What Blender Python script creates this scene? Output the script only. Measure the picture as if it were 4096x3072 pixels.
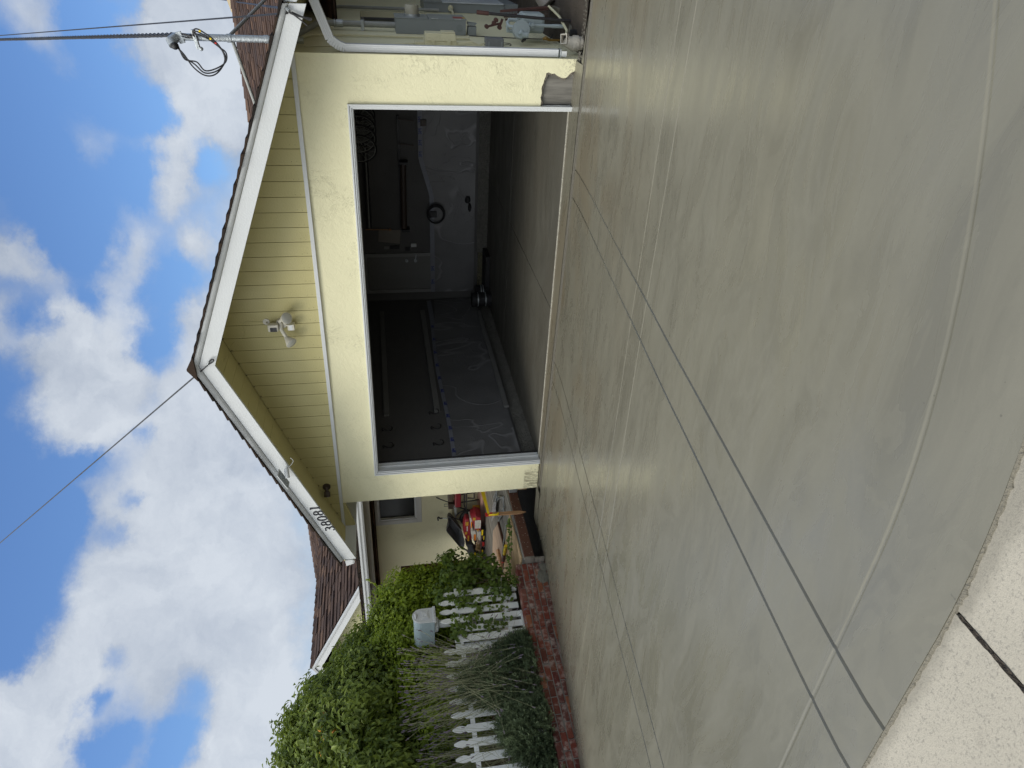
import bpy, bmesh, math, random
import numpy as np
from mathutils import Vector, Matrix
random.seed(7); rng = np.random.default_rng(7)
for _o in list(bpy.data.objects): bpy.data.objects.remove(_o)
S = bpy.context.scene; COL = S.collection
# ------------------------------------------------------------------ camera (the photograph was taken with the phone turned on its side)
cam = bpy.data.objects.new('camera', bpy.data.cameras.new('camera')); COL.objects.link(cam)
_r = Vector((0.83844026, 0.54232312, -0.05388472)); _d = Vector((0.04832593, -0.17246504, -0.98382946)); _f = Vector((-0.54284669, 0.8222782, -0.17080991))
_m = Matrix((_d, _r, -_f)).transposed().to_4x4(); _m.translation = Vector((1.4997167, -7.20085262, 1.94140794))
cam.matrix_world = _m
cam.data.sensor_fit = 'HORIZONTAL'; cam.data.sensor_width = 36; cam.data.lens = 36*2841.41/4096
cam.data.clip_start = .05; cam.data.clip_end = 2000
S.camera = cam
# ------------------------------------------------------------------ light
SUN_EL, SUN_AZ = math.radians(44), math.radians(212)      # azimuth measured from +Y towards +X
sdir = Vector((math.sin(SUN_AZ)*math.cos(SUN_EL), math.cos(SUN_AZ)*math.cos(SUN_EL), math.sin(SUN_EL)))
sl = bpy.data.lights.new('sun', 'SUN'); sl.energy = 2.1; sl.angle = math.radians(26); sl.color = (1, .945, .83)
so = bpy.data.objects.new('sun', sl); COL.objects.link(so); so.rotation_euler = (-sdir).to_track_quat('-Z', 'Y').to_euler()
S.view_settings.view_transform = 'Standard'; S.view_settings.look = 'None'; S.view_settings.gamma = 1; S.view_settings.exposure = -.22
S.render.engine = 'CYCLES'
BL = [(-0.343, 0.843, 0.414, 0.02, 0.7), (-0.348, 0.852, 0.392, 0.023, 0.8), (-0.404, 0.811, 0.424, 0.02, 0.8), (-0.408, 0.833, 0.373, 0.018, 0.8), (-0.446, 0.811, 0.378, 0.03, 1), (-0.491, 0.782, 0.384, 0.039, 1.1), (-0.533, 0.749, 0.393, 0.035, 1.1), (-0.362, 0.881, 0.305, 0.028, 0.8), (-0.426, 0.846, 0.32, 0.028, 0.6), (-0.488, 0.807, 0.332, 0.034, 1), (-0.521, 0.788, 0.327, 0.034, 1), (-0.363, 0.903, 0.231, 0.019, 1), (-0.447, 0.86, 0.247, 0.029, 1), (-0.558, 0.797, 0.229, 0.058, 1.3), (-0.109, 0.925, 0.365, 0.024, 0.7), (-0.152, 0.934, 0.322, 0.014, 0.4), (-0.215, 0.923, 0.318, 0.026, 0.45), (-0.22, 0.91, 0.351, 0.023, 0.4), (-0.257, 0.906, 0.335, 0.017, 0.5), (-0.14, 0.963, 0.23, 0.038, 1), (-0.105, 0.973, 0.203, 0.035, 1), (-0.176, 0.964, 0.2, 0.045, 1.1), (-0.257, 0.934, 0.248, 0.021, 1), (-0.295, 0.922, 0.253, 0.018, 1), (-0.222, 0.959, 0.175, 0.034, 1.2), (-0.292, 0.869, 0.4, 0.017, 0.6), (-0.604, 0.71, 0.361, 0.021, 0.7), (-0.633, 0.718, 0.29, 0.047, 1.2), (-0.685, 0.643, 0.343, 0.039, 1.1), (-0.709, 0.643, 0.289, 0.046, 1.1), (-0.742, 0.614, 0.27, 0.036, 1.1), (-0.684, 0.698, 0.212, 0.064, 1.3), (-0.75, 0.636, 0.181, 0.047, 1.2), (-0.739, 0.547, 0.393, 0.041, 1.2), (-0.765, 0.503, 0.402, 0.04, 1.2), (-0.722, 0.588, 0.365, 0.031, 1.1), (-0.776, 0.558, 0.294, 0.026, 0.9), (-0.799, 0.57, 0.19, 0.046, 1.3), (-0.83, 0.521, 0.199, 0.045, 1.3), (-0.81, 0.504, 0.302, 0.014, 0.7), (-0.739, 0.528, 0.419, 0.032, 1), (-0.183, 0.906, 0.381, 0.055, -1.0), (-0.105, 0.949, 0.298, 0.017, -1.0), (-0.188, 0.939, 0.287, 0.032, -1.0), (-0.211, 0.941, 0.263, 0.018, -1.0), (-0.244, 0.89, 0.386, 0.037, -1.0), (-0.277, 0.917, 0.286, 0.024, -1.0), (-0.301, 0.879, 0.37, 0.032, -1.0), (-0.267, 0.942, 0.204, 0.019, -1.0), (-0.103, 0.961, 0.258, 0.014, -1.0), (-0.125, 0.945, 0.302, 0.02, -1.0), (-0.478, 0.767, 0.427, 0.035, -1.0), (-0.538, 0.724, 0.432, 0.034, -1.0), (-0.348, 0.873, 0.342, 0.024, -1.0), (-0.412, 0.818, 0.402, 0.015, -1.0), (-0.404, 0.845, 0.351, 0.015, -1.0), (-0.385, 0.885, 0.262, 0.025, -1.0), (-0.425, 0.861, 0.279, 0.019, -1.0), (-0.458, 0.843, 0.282, 0.019, -1.0), (-0.49, 0.823, 0.288, 0.019, -1.0), (-0.528, 0.795, 0.297, 0.014, -1.0), (-0.557, 0.772, 0.308, 0.012, -1.0), (-0.561, 0.741, 0.369, 0.015, -1.0), (-0.592, 0.689, 0.418, 0.055, -1.0), (-0.664, 0.622, 0.415, 0.042, -1.0), (-0.703, 0.57, 0.426, 0.022, -1.0), (-0.734, 0.592, 0.333, 0.013, -1.0), (-0.778, 0.576, 0.249, 0.021, -1.0), (-0.806, 0.537, 0.251, 0.026, -1.0), (-0.819, 0.505, 0.272, 0.023, -1.0), (-0.794, 0.509, 0.332, 0.017, -1.0), (-0.757, 0.556, 0.344, 0.011, -1.0), (-0.647, 0.69, 0.323, 0.014, -1.0), (-0.614, 0.722, 0.319, 0.011, -1.0), (-0.614, 0.693, 0.378, 0.018, -1.0)]
SKY_K = .10
W = bpy.data.worlds.new('World'); S.world = W; W.use_nodes = True
def world():
    nt = W.node_tree; N = nt.nodes; L = nt.links; N.clear()
    def n(t, **k):
        x = N.new(t)
        for a, b in k.items(): setattr(x, a, b)
        return x
    def math_(op, a, b=None, c=None, clamp=False):
        x = n('ShaderNodeMath', operation=op); x.use_clamp = clamp
        for i, v in enumerate((a, b, c)):
            if v is None: continue
            if isinstance(v, (int, float)): x.inputs[i].default_value = v
            else: L.new(v, x.inputs[i])
        return x.outputs[0]
    tc = n('ShaderNodeTexCoord').outputs['Generated']
    sky = n('ShaderNodeTexSky', sky_type='NISHITA', sun_disc=False, sun_elevation=SUN_EL, sun_rotation=SUN_AZ)
    sky.air_density = 1.25; sky.dust_density = .3; sky.ozone_density = 4.0
    def noise(scale, det, rough, vec, dist=0):
        x = n('ShaderNodeTexNoise'); x.inputs['Scale'].default_value = scale; x.inputs['Detail'].default_value = det
        x.inputs['Roughness'].default_value = rough; x.inputs['Distortion'].default_value = dist; L.new(vec, x.inputs['Vector']); return x
    # clouds lie on a flat layer: stretch the noise the way a layer seen from below is
    st = n('ShaderNodeVectorMath', operation='MULTIPLY'); L.new(tc, st.inputs[0]); st.inputs[1].default_value = (1, 1, 1.35)
    wob = noise(9, 8, .66, st.outputs[0])
    off = n('ShaderNodeVectorMath', operation='SUBTRACT'); L.new(wob.outputs['Color'], off.inputs[0]); off.inputs[1].default_value = (.5, .5, .5)
    sc = n('ShaderNodeVectorMath', operation='SCALE'); L.new(off.outputs[0], sc.inputs[0]); sc.inputs['Scale'].default_value = .085
    dv = n('ShaderNodeVectorMath', operation='ADD'); L.new(tc, dv.inputs[0]); L.new(sc.outputs[0], dv.inputs[1])
    acc = None
    for (x, y, z, r, w) in BL:
        dn = n('ShaderNodeVectorMath', operation='DISTANCE'); L.new(dv.outputs[0], dn.inputs[0]); dn.inputs[1].default_value = (x, y, z)
        mr = n('ShaderNodeMapRange', interpolation_type='SMOOTHSTEP'); L.new(dn.outputs['Value'], mr.inputs[0])
        mr.inputs[1].default_value = 0; mr.inputs[2].default_value = r*2.3; mr.inputs[3].default_value = w*.62; mr.inputs[4].default_value = 0
        acc = mr.outputs[0] if acc is None else math_('ADD', acc, mr.outputs[0])
    acc = math_('MINIMUM', math_('MAXIMUM', acc, -.9), .8)
    f1 = noise(3.2, 7, .58, st.outputs[0], .15).outputs['Fac']
    sep = n('ShaderNodeSeparateXYZ'); L.new(tc, sep.inputs[0])
    low = n('ShaderNodeMapRange'); L.new(sep.outputs[2], low.inputs[0]); low.inputs[1].default_value = .42; low.inputs[2].default_value = .08
    low.inputs[3].default_value = 0; low.inputs[4].default_value = .34
    f9 = noise(9, 6, .6, st.outputs[0], .2).outputs['Fac']
    d0 = math_('MULTIPLY_ADD', f1, 1.0, -.47)
    d0 = math_('MULTIPLY_ADD', f9, .72, math_('SUBTRACT', d0, .36))
    d0 = math_('ADD', d0, acc); d0 = math_('ADD', d0, low.outputs[0])
    for ch, a_, b_, g_ in ((2, .50, .75, .55), (1, .45, .10, .6)):      # extra cloud added out of view, overhead and behind, to whiten the skylight
        q_ = n('ShaderNodeMapRange'); L.new(sep.outputs[ch], q_.inputs[0]); q_.inputs[1].default_value = a_; q_.inputs[2].default_value = b_; q_.inputs[3].default_value = 0; q_.inputs[4].default_value = g_; d0 = math_('ADD', d0, q_.outputs[0])
    cov = n('ShaderNodeMapRange', interpolation_type='SMOOTHSTEP'); L.new(d0, cov.inputs[0]); cov.inputs[1].default_value = -.22; cov.inputs[2].default_value = .70
    cov.inputs[3].default_value = 0; cov.inputs[4].default_value = .97
    # cloud shade
    f2 = noise(8, 8, .62, dv.outputs[0], .3).outputs['Fac']
    shade = n('ShaderNodeMapRange'); L.new(math_('MULTIPLY_ADD', math_('MINIMUM', d0, .9), .22, f2), shade.inputs[0]); shade.inputs[1].default_value = .38; shade.inputs[2].default_value = .82
    mixc = n('ShaderNodeMix', data_type='RGBA'); L.new(shade.outputs[0], mixc.inputs[0])
    mixc.inputs[6].default_value = (.44, .51, .63, 1); mixc.inputs[7].default_value = (.78, .84, .92, 1)
    # glow added to the out-of-view cloud round the sun, for more soft light
    dt = n('ShaderNodeVectorMath', operation='DOT_PRODUCT'); L.new(tc, dt.inputs[0]); dt.inputs[1].default_value = sdir
    gl = math_('POWER', math_('MAXIMUM', dt.outputs['Value'], 0), 3.0)
    gv = n('ShaderNodeVectorMath', operation='SCALE'); gv.inputs[0].default_value = (3.0, 2.75, 2.35); L.new(gl, gv.inputs['Scale'])
    g1 = n('ShaderNodeVectorMath', operation='ADD'); L.new(gv.outputs[0], g1.inputs[0]); g1.inputs[1].default_value = (1, 1, 1)
    cl = n('ShaderNodeVectorMath', operation='MULTIPLY'); L.new(mixc.outputs[2], cl.inputs[0]); L.new(g1.outputs[0], cl.inputs[1])
    # the clear sky, at its physical strength x 0.085
    sk = n('ShaderNodeVectorMath', operation='MULTIPLY'); L.new(sky.outputs[0], sk.inputs[0]); sk.inputs[1].default_value = (1.15, 1.38, 1.75)
    mx = n('ShaderNodeMix', data_type='RGBA'); L.new(cov.outputs[0], mx.inputs[0]); L.new(sk.outputs[0], mx.inputs[6])
    cs = n('ShaderNodeVectorMath', operation='SCALE'); L.new(cl.outputs[0], cs.inputs[0]); cs.inputs['Scale'].default_value = 1/SKY_K
    L.new(cs.outputs[0], mx.inputs[7])
    bg = n('ShaderNodeBackground'); L.new(mx.outputs[2], bg.inputs[0]); bg.inputs[1].default_value = SKY_K
    out = n('ShaderNodeOutputWorld'); L.new(bg.outputs[0], out.inputs[0])
world()
# ------------------------------------------------------------------ material helpers
class NT:
    def __init__(s, name):
        s.m = bpy.data.materials.new(name); s.m.use_nodes = True; s.t = s.m.node_tree; s.N = s.t.nodes; s.L = s.t.links
        s.b = s.N['Principled BSDF']; s.tc = s.N.new('ShaderNodeTexCoord').outputs['Object']; s._geo = None
    def n(s, t, **k):
        x = s.N.new(t)
        for a, b in k.items(): setattr(x, a, b)
        return x
    def put(s, v, i):
        if isinstance(v, bpy.types.NodeSocket): s.L.new(v, i)
        else:
            if isinstance(v, (tuple, list)) and len(v) == 3 and i.type == 'RGBA': v = (*v, 1)
            i.default_value = v
    def geo(s, o='Position'):
        if s._geo is None: s._geo = s.n('ShaderNodeNewGeometry')
        return s._geo.outputs[o]
    def math(s, op, a, b=0, c=0, clamp=False):
        x = s.n('ShaderNodeMath', operation=op); x.use_clamp = clamp
        for i, v in enumerate((a, b, c)): s.put(v, x.inputs[i])
        return x.outputs[0]
    def vmul(s, v, f):
        x = s.n('ShaderNodeVectorMath', operation='MULTIPLY'); s.put(v, x.inputs[0]); s.put(f, x.inputs[1]); return x.outputs[0]
    def noise(s, scale, det=4, rough=.55, vec=None, dist=0, st=(1, 1, 1), out='Fac'):
        x = s.n('ShaderNodeTexNoise'); v = vec if vec is not None else s.geo()
        if st != (1, 1, 1): v = s.vmul(v, st)
        s.L.new(v, x.inputs['Vector'])
        for a, b in (('Scale', scale), ('Detail', det), ('Roughness', rough), ('Distortion', dist)): x.inputs[a].default_value = b
        return x.outputs[out]
    def ramp(s, f, lo, hi, a=0., b=1.):
        x = s.n('ShaderNodeMapRange', interpolation_type='SMOOTHSTEP'); s.put(f, x.inputs[0])
        for i, v in enumerate((lo, hi, a, b)): x.inputs[i+1].default_value = v
        return x.outputs[0]
    def mix(s, f, a, b, blend='MIX'):
        x = s.n('ShaderNodeMix', data_type='RGBA', blend_type=blend); s.put(f, x.inputs[0]); s.put(a, x.inputs[6]); s.put(b, x.inputs[7]); return x.outputs[2]
    def cr(s, f, stops):
        x = s.n('ShaderNodeValToRGB'); s.put(f, x.inputs[0]); e = x.color_ramp.elements
        while len(e) < len(stops): e.new(.5)
        for i, (p, c) in enumerate(stops): e[i].position = p; e[i].color = (*c, 1)
        return x.outputs[0]
    def bump(s, h, dist=.01, strength=1., prev=None):
        x = s.n('ShaderNodeBump'); s.put(h, x.inputs['Height']); x.inputs['Distance'].default_value = dist; x.inputs['Strength'].default_value = strength
        if prev is not None: s.L.new(prev, x.inputs['Normal'])
        return x.outputs[0]
    def end(s, col=None, rough=None, nrm=None, metal=None, spec=None):
        b = s.b.inputs
        if col is not None: s.put(col, b['Base Color'])
        if rough is not None: s.put(rough, b['Roughness'])
        if nrm is not None: s.L.new(nrm, b['Normal'])
        if metal is not None: s.put(metal, b['Metallic'])
        if spec is not None: s.put(spec, b['Specular IOR Level'])
        return s.m
def paint(name, c, rough=.5, var=.12, scale=6, dirt=.25, dirtc=None, bump=.0006, bs=60, metal=0, spec=.5):
    t = NT(name); a = tuple(x*(1-var) for x in c); b = tuple(min(1, x*(1+var)) for x in c)
    col = t.mix(t.noise(scale, 5), a, b)
    if dirt: col = t.mix(t.math('MULTIPLY', t.ramp(t.noise(scale*2.3, 8, .7), .55, .8), dirt), col, dirtc or tuple(x*.35 for x in c))
    return t.end(col, t.ramp(t.noise(scale*1.7, 3), .3, .7, max(.05, rough-.08), min(1, rough+.08)), t.bump(t.noise(bs, 4), bump*8), metal, spec)
def stucco(name, c, dark=.0):
    t = NT(name)
    col = t.mix(t.noise(1.3, 5, .6), tuple(x*.90 for x in c), tuple(min(1, x*1.06) for x in c))
    msk = t.ramp(t.noise(1.7, 4, .6), .46, .66)
    w = t.noise(4.5, 3, .6, out='Color'); v = t.n('ShaderNodeVectorMath', operation='MULTIPLY_ADD'); t.put(w, v.inputs[0]); v.inputs[1].default_value = (.22, .22, .22); t.L.new(t.geo(), v.inputs[2])
    ridg = t.math('ABSOLUTE', t.math('SUBTRACT', t.noise(15, 6, .65, v.outputs[0], .6, st=(1, 1, .55)), .5))
    crack = t.ramp(ridg, .0, .022, 1, 0)
    crackm = t.math('MULTIPLY', t.math('MULTIPLY', crack, msk), t.ramp(t.noise(22, 3), .45, .62))
    col = t.mix(t.math('MULTIPLY', crackm, .40), col, tuple(x*.30 for x in c))
    spot = t.ramp(t.noise(34, 2, .5), .765, .79)
    col = t.mix(t.math('MULTIPLY', spot, .7), col, tuple(x*.22 for x in c))
    # splash dirt just above the slab
    sp = t.n('ShaderNodeSeparateXYZ'); t.L.new(t.geo(), sp.inputs[0])
    low = t.math('MULTIPLY', t.ramp(sp.outputs[2], .02, .22, 1, 0), t.ramp(t.noise(30, 6, .7), .48, .62))
    col = t.mix(t.math('MULTIPLY', low, .5), col, (.10, .085, .06))
    lft = t.math('MULTIPLY', t.math('MULTIPLY', t.ramp(sp.outputs[0], -4.62, -4.72), t.ramp(sp.outputs[2], .19, .215, 1, 0)), t.ramp(t.noise(16, 6, .75, st=(2.2, 2.2, .5)), .42, .56))
    col = t.mix(t.math('MULTIPLY', lft, .6), col, (.13, .11, .07))
    n1 = t.bump(t.ramp(t.noise(20, 6, .65, v.outputs[0]), .3, .7), .0032, .6)
    n2 = t.bump(t.math('MULTIPLY', t.ramp(ridg, 0, .05), t.math('MULTIPLY_ADD', msk, .9, .06)), .0026, .7, n1)
    return t.end(col, .88, n2, spec=.2)
def concrete(name, c, sheen=.40, streak=1., brown=.6):
    t = NT(name)
    wv = t.noise(.55, 3, .5, out='Color'); v = t.n('ShaderNodeVectorMath', operation='MULTIPLY_ADD'); t.put(wv, v.inputs[0]); v.inputs[1].default_value = (1.2, .5, 0); t.L.new(t.geo(), v.inputs[2])
    A = t.noise(1.1, 6, .55, v.outputs[0], .8, st=(.9, 2.6, 1))
    B = t.noise(1.5, 4, .55, v.outputs[0], 1.2, st=(.8, 2.3, 1))
    col = t.mix(t.ramp(A, .33, .68), tuple(x*.88 for x in c), tuple(x*1.08 for x in c))
    lv = t.math('FRACT', t.math('MULTIPLY', t.math('FLOOR', t.math('MULTIPLY', B, 13)), .618))
    col = t.mix(t.math('MULTIPLY', lv, .5*streak), col, tuple(x*1.13 for x in c))
    edge = t.ramp(t.math('ABSOLUTE', t.math('SUBTRACT', t.math('FRACT', t.math('MULTIPLY', B, 4)), .5)), .44, .5)
    col = t.mix(t.math('MULTIPLY', edge, .10*streak), col, tuple(x*1.35 for x in c))
    sp = t.n('ShaderNodeSeparateXYZ'); t.L.new(t.geo(), sp.inputs[0])
    near = t.math('MULTIPLY', t.ramp(t.noise(.8, 3, .5, v.outputs[0], .5, st=(1, 1.6, 1)), .42, .62), t.ramp(sp.outputs[1], -3.6, -.8))
    col = t.mix(t.math('MULTIPLY', near, brown), col, (c[0]*.98, c[1]*.86, c[2]*.74))
    speck = t.ramp(t.noise(55, 2, .4), .78, .80)
    col = t.mix(t.math('MULTIPLY', speck, .5), col, tuple(x*.4 for x in c))
    fine = t.noise(240, 3, .6)
    col = t.mix(t.math('MULTIPLY', fine, .26), col, tuple(x*.6 for x in c))
    ro = t.ramp(t.noise(1.6, 5, .6, v.outputs[0], .8, st=(.8, 2.8, 1)), .3, .7, sheen-.07, sheen+.12)
    ro = t.math('MULTIPLY_ADD', lv, .06, ro)
    n1 = t.bump(t.noise(3.0, 4, .55, v.outputs[0], .5, st=(.8, 2.4, 1)), .009, .22*streak)
    pit = t.ramp(t.noise(60, 2, .5), .76, .79); n1 = t.bump(pit, -.001, .4, n1)
    n2 = t.bump(t.noise(22, 5, .6, st=(.7, 1.3, 1)), .0008, .14*streak, n1)
    n3 = t.bump(fine, .0004, .2, n2)
    return t.end(col, ro, n3, spec=.55)
def wood(name, c, ax=1, sc=14, rough=.75, cont=.35, bump=.002):
    st = [9, 9, 9]; st[ax] = .9; t = NT(name)
    g = t.noise(sc/9, 6, .6, None, 1.2, st=tuple(st)); g2 = t.noise(sc*2.5/9, 4, .6, st=tuple(st))
    col = t.mix(t.ramp(g, .3, .7), tuple(x*(1-cont) for x in c), tuple(min(1, x*(1+cont*.6)) for x in c))
    col = t.mix(t.math('MULTIPLY', t.ramp(g2, .58, .72), .45), col, tuple(x*.5 for x in c))
    return t.end(col, rough, t.bump(g, bump, .8), spec=.25)
def island(name, cols, rough=.8, fine=.25, fs=80, bump=.0015, spec=.3, stain=None):
    t = NT(name); r = t.geo('Random Per Island'); k = len(cols)
    col = t.cr(r, [(i/max(1, k-1), c) for i, c in enumerate(cols)])
    col = t.mix(t.math('MULTIPLY', t.noise(fs, 4, .65), fine), col, tuple(sum(c[i] for c in cols)/k*.25 for i in range(3)))
    if stain: col = t.mix(t.math('MULTIPLY', t.ramp(t.noise(9, 7, .72), .48, .62), stain[1]), col, stain[0])
    return t.end(col, rough, t.bump(t.noise(fs, 4), bump), spec=spec)
def leafm(name, cols, trans=.35, rough=.45):
    t = NT(name); r = t.geo('Random Per Island')
    col = t.cr(r, [(i/(len(cols)-1), c) for i, c in enumerate(cols)])
    col = t.mix(t.ramp(t.noise(2.2, 4, .6), .35, .7, 0, .55), col, tuple(min(1, x*1.35) for x in cols[-1]))
    t.end(col, rough, spec=.35)
    tr = t.n('ShaderNodeBsdfTranslucent'); t.L.new(t.mix(.4, col, tuple(min(1, x*1.6) for x in cols[-1])), tr.inputs[0])
    ms = t.n('ShaderNodeMixShader'); ms.inputs[0].default_value = trans; t.L.new(t.b.outputs[0], ms.inputs[1]); t.L.new(tr.outputs[0], ms.inputs[2])
    t.L.new(ms.outputs[0], t.N['Material Output'].inputs[0]); return t.m
# ------------------------------------------------------------------ mesh helpers
WL = {}
class MB:
    def __init__(s): s.v = []; s.f = []
    def add(s, vs, fs):
        o = len(s.v); s.v += [tuple(float(c) for c in p) for p in vs]; s.f += [tuple(i+o for i in f) for f in fs]; return s
    def box(s, x0, x1, y0, y1, z0, z1):
        x0, x1 = min(x0, x1), max(x0, x1); y0, y1 = min(y0, y1), max(y0, y1); z0, z1 = min(z0, z1), max(z0, z1)
        return s.add([(x0, y0, z0), (x1, y0, z0), (x1, y1, z0), (x0, y1, z0), (x0, y0, z1), (x1, y0, z1), (x1, y1, z1), (x0, y1, z1)],
                     [(0, 3, 2, 1), (4, 5, 6, 7), (0, 1, 5, 4), (1, 2, 6, 5), (2, 3, 7, 6), (3, 0, 4, 7)])
    def hexa(s, p): return s.add(p, [(0, 3, 2, 1), (4, 5, 6, 7), (0, 1, 5, 4), (1, 2, 6, 5), (2, 3, 7, 6), (3, 0, 4, 7)])
    def bar(s, a, b, w, h, up=(0, 0, 1)):
        a, b = Vector(a), Vector(b); d = (b-a).normalized(); u = Vector(up)
        if abs(d.dot(u)) > .97: u = Vector((1, 0, 0))
        sx = d.cross(u).normalized()*w/2; sz = sx.cross(d).normalized()*h/2
        return s.hexa([a-sx-sz, a+sx-sz, b+sx-sz, b-sx-sz, a-sx+sz, a+sx+sz, b+sx+sz, b-sx+sz])
    def tube(s, pts, r, n=8, caps=True):
        P = [Vector(p) for p in pts]; k = len(P); rs = r if isinstance(r, (list, tuple)) else [r]*k
        prev = None; vs = []; fs = []
        for i in range(k):
            d = (P[min(i+1, k-1)]-P[max(i-1, 0)])
            d = d.normalized() if d.length > 1e-9 else Vector((0, 0, 1))
            if prev is None:
                a = d.cross(Vector((0, 0, 1)));  a = a if a.length > .05 else d.cross(Vector((1, 0, 0)))
            else: a = prev - d*prev.dot(d)
            a.normalize(); prev = a; b = d.cross(a)
            for j in range(n):
                t = 2*math.pi*j/n; vs.append(P[i]+(a*math.cos(t)+b*math.sin(t))*rs[i])
        for i in range(k-1):
            for j in range(n):
                j2 = (j+1) % n; fs.append((i*n+j, i*n+j2, (i+1)*n+j2, (i+1)*n+j))
        if caps: fs.append(tuple(range(n-1, -1, -1))); fs.append(tuple((k-1)*n+j for j in range(n)))
        return s.add(vs, fs)
    def cyl(s, a, b, r0, r1=None, n=20): return s.tube([a, b], [r0, r0 if r1 is None else r1], n)
    def prism(s, poly, ax, a, b):
        """polygon in the two axes other than ax, extruded along ax from a to b"""
        def p(q, h):
            l = list(q); l.insert(ax, h); return tuple(l)
        k = len(poly); vs = [p(q, a) for q in poly]+[p(q, b) for q in poly]
        fs = [tuple(range(k))[::-1], tuple(range(k, 2*k))]+[(i, (i+1) % k, k+(i+1) % k, k+i) for i in range(k)]
        return s.add(vs, fs)
    def ball(s, c, r, n=10, m=7, sc=(1, 1, 1), rx=0, jit=0):
        vs = []; fs = []
        for i in range(m+1):
            th = math.pi*i/m
            for j in range(n):
                ph = 2*math.pi*j/n; k = 1+jit*(random.random()-.5)
                vs.append((c[0]+r*sc[0]*k*math.sin(th)*math.cos(ph), c[1]+r*sc[1]*k*math.sin(th)*math.sin(ph), c[2]+r*sc[2]*k*math.cos(th)))
        for i in range(m):
            for j in range(n): fs.append((i*n+j, (i+1)*n+j, (i+1)*n+(j+1) % n, i*n+(j+1) % n))
        return s.add(vs, fs)
    def grid(s, P):
        h = len(P); w = len(P[0]); return s.add([p for r in P for p in r], [(i*w+j, i*w+j+1, (i+1)*w+j+1, (i+1)*w+j) for i in range(h-1) for j in range(w-1)])
    def build(s, name, mat, parent=None, smooth=False, bevel=0, sub=0, at=None):
        me = bpy.data.meshes.new(name); w = WL.get(parent.name, (0, 0, 0)) if parent else (at or (0, 0, 0))
        me.from_pydata([(x-w[0], y-w[1], z-w[2]) for x, y, z in s.v], [], s.f)
        bm = bmesh.new(); bm.from_mesh(me); bmesh.ops.recalc_face_normals(bm, faces=bm.faces); bm.to_mesh(me); bm.free()
        me.materials.append(mat)
        if smooth: me.polygons.foreach_set('use_smooth', [True]*len(me.polygons))
        o = bpy.data.objects.new(name, me); COL.objects.link(o)
        if parent: o.parent = parent
        else: o.location = w
        WL[o.name] = w
        if bevel:
            m = o.modifiers.new('bevel', 'BEVEL'); m.width = bevel; m.segments = 2; m.limit_method = 'ANGLE'
        if smooth: me.set_sharp_from_angle(angle=math.radians(42))
        return o
def tag(o, label, cat, group=None, kind=None):
    if label: o['label'] = label
    if cat: o['category'] = cat
    if group: o['group'] = group
    if kind: o['kind'] = kind
    return o
def thing(name, label, cat, loc, group=None):
    o = bpy.data.objects.new(name, None); COL.objects.link(o); o.location = loc; WL[o.name] = tuple(loc); o.empty_display_size = .1
    return tag(o, label, cat, group)
def struct(name, b, m, **k): o = b.build(name, m, None, **k); o['kind'] = 'structure'; return o
def arc(c, r, a0, a1, n, ax='xz'):
    out = []
    for i in range(n+1):
        a = math.radians(a0+(a1-a0)*i/n); u, v = r*math.cos(a), r*math.sin(a)
        out.append({'xz': (c[0]+u, c[1], c[2]+v), 'yz': (c[0], c[1]+u, c[2]+v), 'xy': (c[0]+u, c[1]+v, c[2])}[ax])
    return out
def spline(P, n=8):
    P = [Vector(p) for p in P]; out = []
    for i in range(len(P)-1):
        p0, p1, p2, p3 = P[max(i-1, 0)], P[i], P[i+1], P[min(i+2, len(P)-1)]
        for k in range(n):
            t = k/n; out.append(.5*((2*p1)+(p2-p0)*t+(2*p0-5*p1+4*p2-p3)*t*t+(3*p1-p0-3*p2+p3)*t**3))
    out.append(P[-1]); return out
def text(body, size, mat, parent, origin, xdir, ydir, name='lettering', ext=.0015):
    cu = bpy.data.curves.new(name, 'FONT'); cu.body = body; cu.size = size; cu.extrude = ext; cu.align_x = 'CENTER'; cu.align_y = 'CENTER'
    cu.materials.append(mat); o = bpy.data.objects.new(name, cu); COL.objects.link(o)
    X, Y = Vector(xdir).normalized(), Vector(ydir).normalized(); Z = X.cross(Y)
    m = Matrix((X, Y, Z)).transposed().to_4x4(); w = WL.get(parent.name, (0, 0, 0)); m.translation = Vector(origin)-Vector(w)
    bpy.context.view_layer.update(); me = bpy.data.meshes.new_from_object(o.evaluated_get(bpy.context.evaluated_depsgraph_get())); bpy.data.objects.remove(o); me.transform(m)
    o = bpy.data.objects.new(name, me); COL.objects.link(o); o.parent = parent; WL[o.name] = w; return o
# ------------------------------------------------------------------ materials
YEL = (.73, .70, .48)
m_stucco = stucco('stucco_yellow', YEL)
m_siding = paint('siding_yellow', (.47, .425, .20), .6, .05, 2, .10, bump=.0004)
m_white = paint('trim_white', (.57, .59, .595), .42, .05, 3, .12, (.35, .34, .30), bump=.0003)
m_whitedirty = paint('trim_white_worn', (.72, .74, .74), .5, .08, 5, .35, (.25, .23, .19), bump=.0004)
m_gutter = paint('gutter_white', (.62, .64, .65), .35, .03, 3, .15, (.3, .29, .26), bump=.0002)
m_conc = concrete('new_concrete', (.182, .171, .131), .26)
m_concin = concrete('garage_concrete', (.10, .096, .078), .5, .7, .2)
m_shingle = island('roof_shingle', [(.055, .036, .031), (.10, .064, .050), (.07, .050, .045), (.15, .093, .066), (.06, .044, .042), (.085, .054, .042)], .92, .35, 160, .002, .15)
m_shdark = island('shingle_edge', [(.030, .022, .018), (.055, .038, .028), (.04, .032, .028), (.022, .02, .018)], .95, .4, 160, .002, .1)
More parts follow.
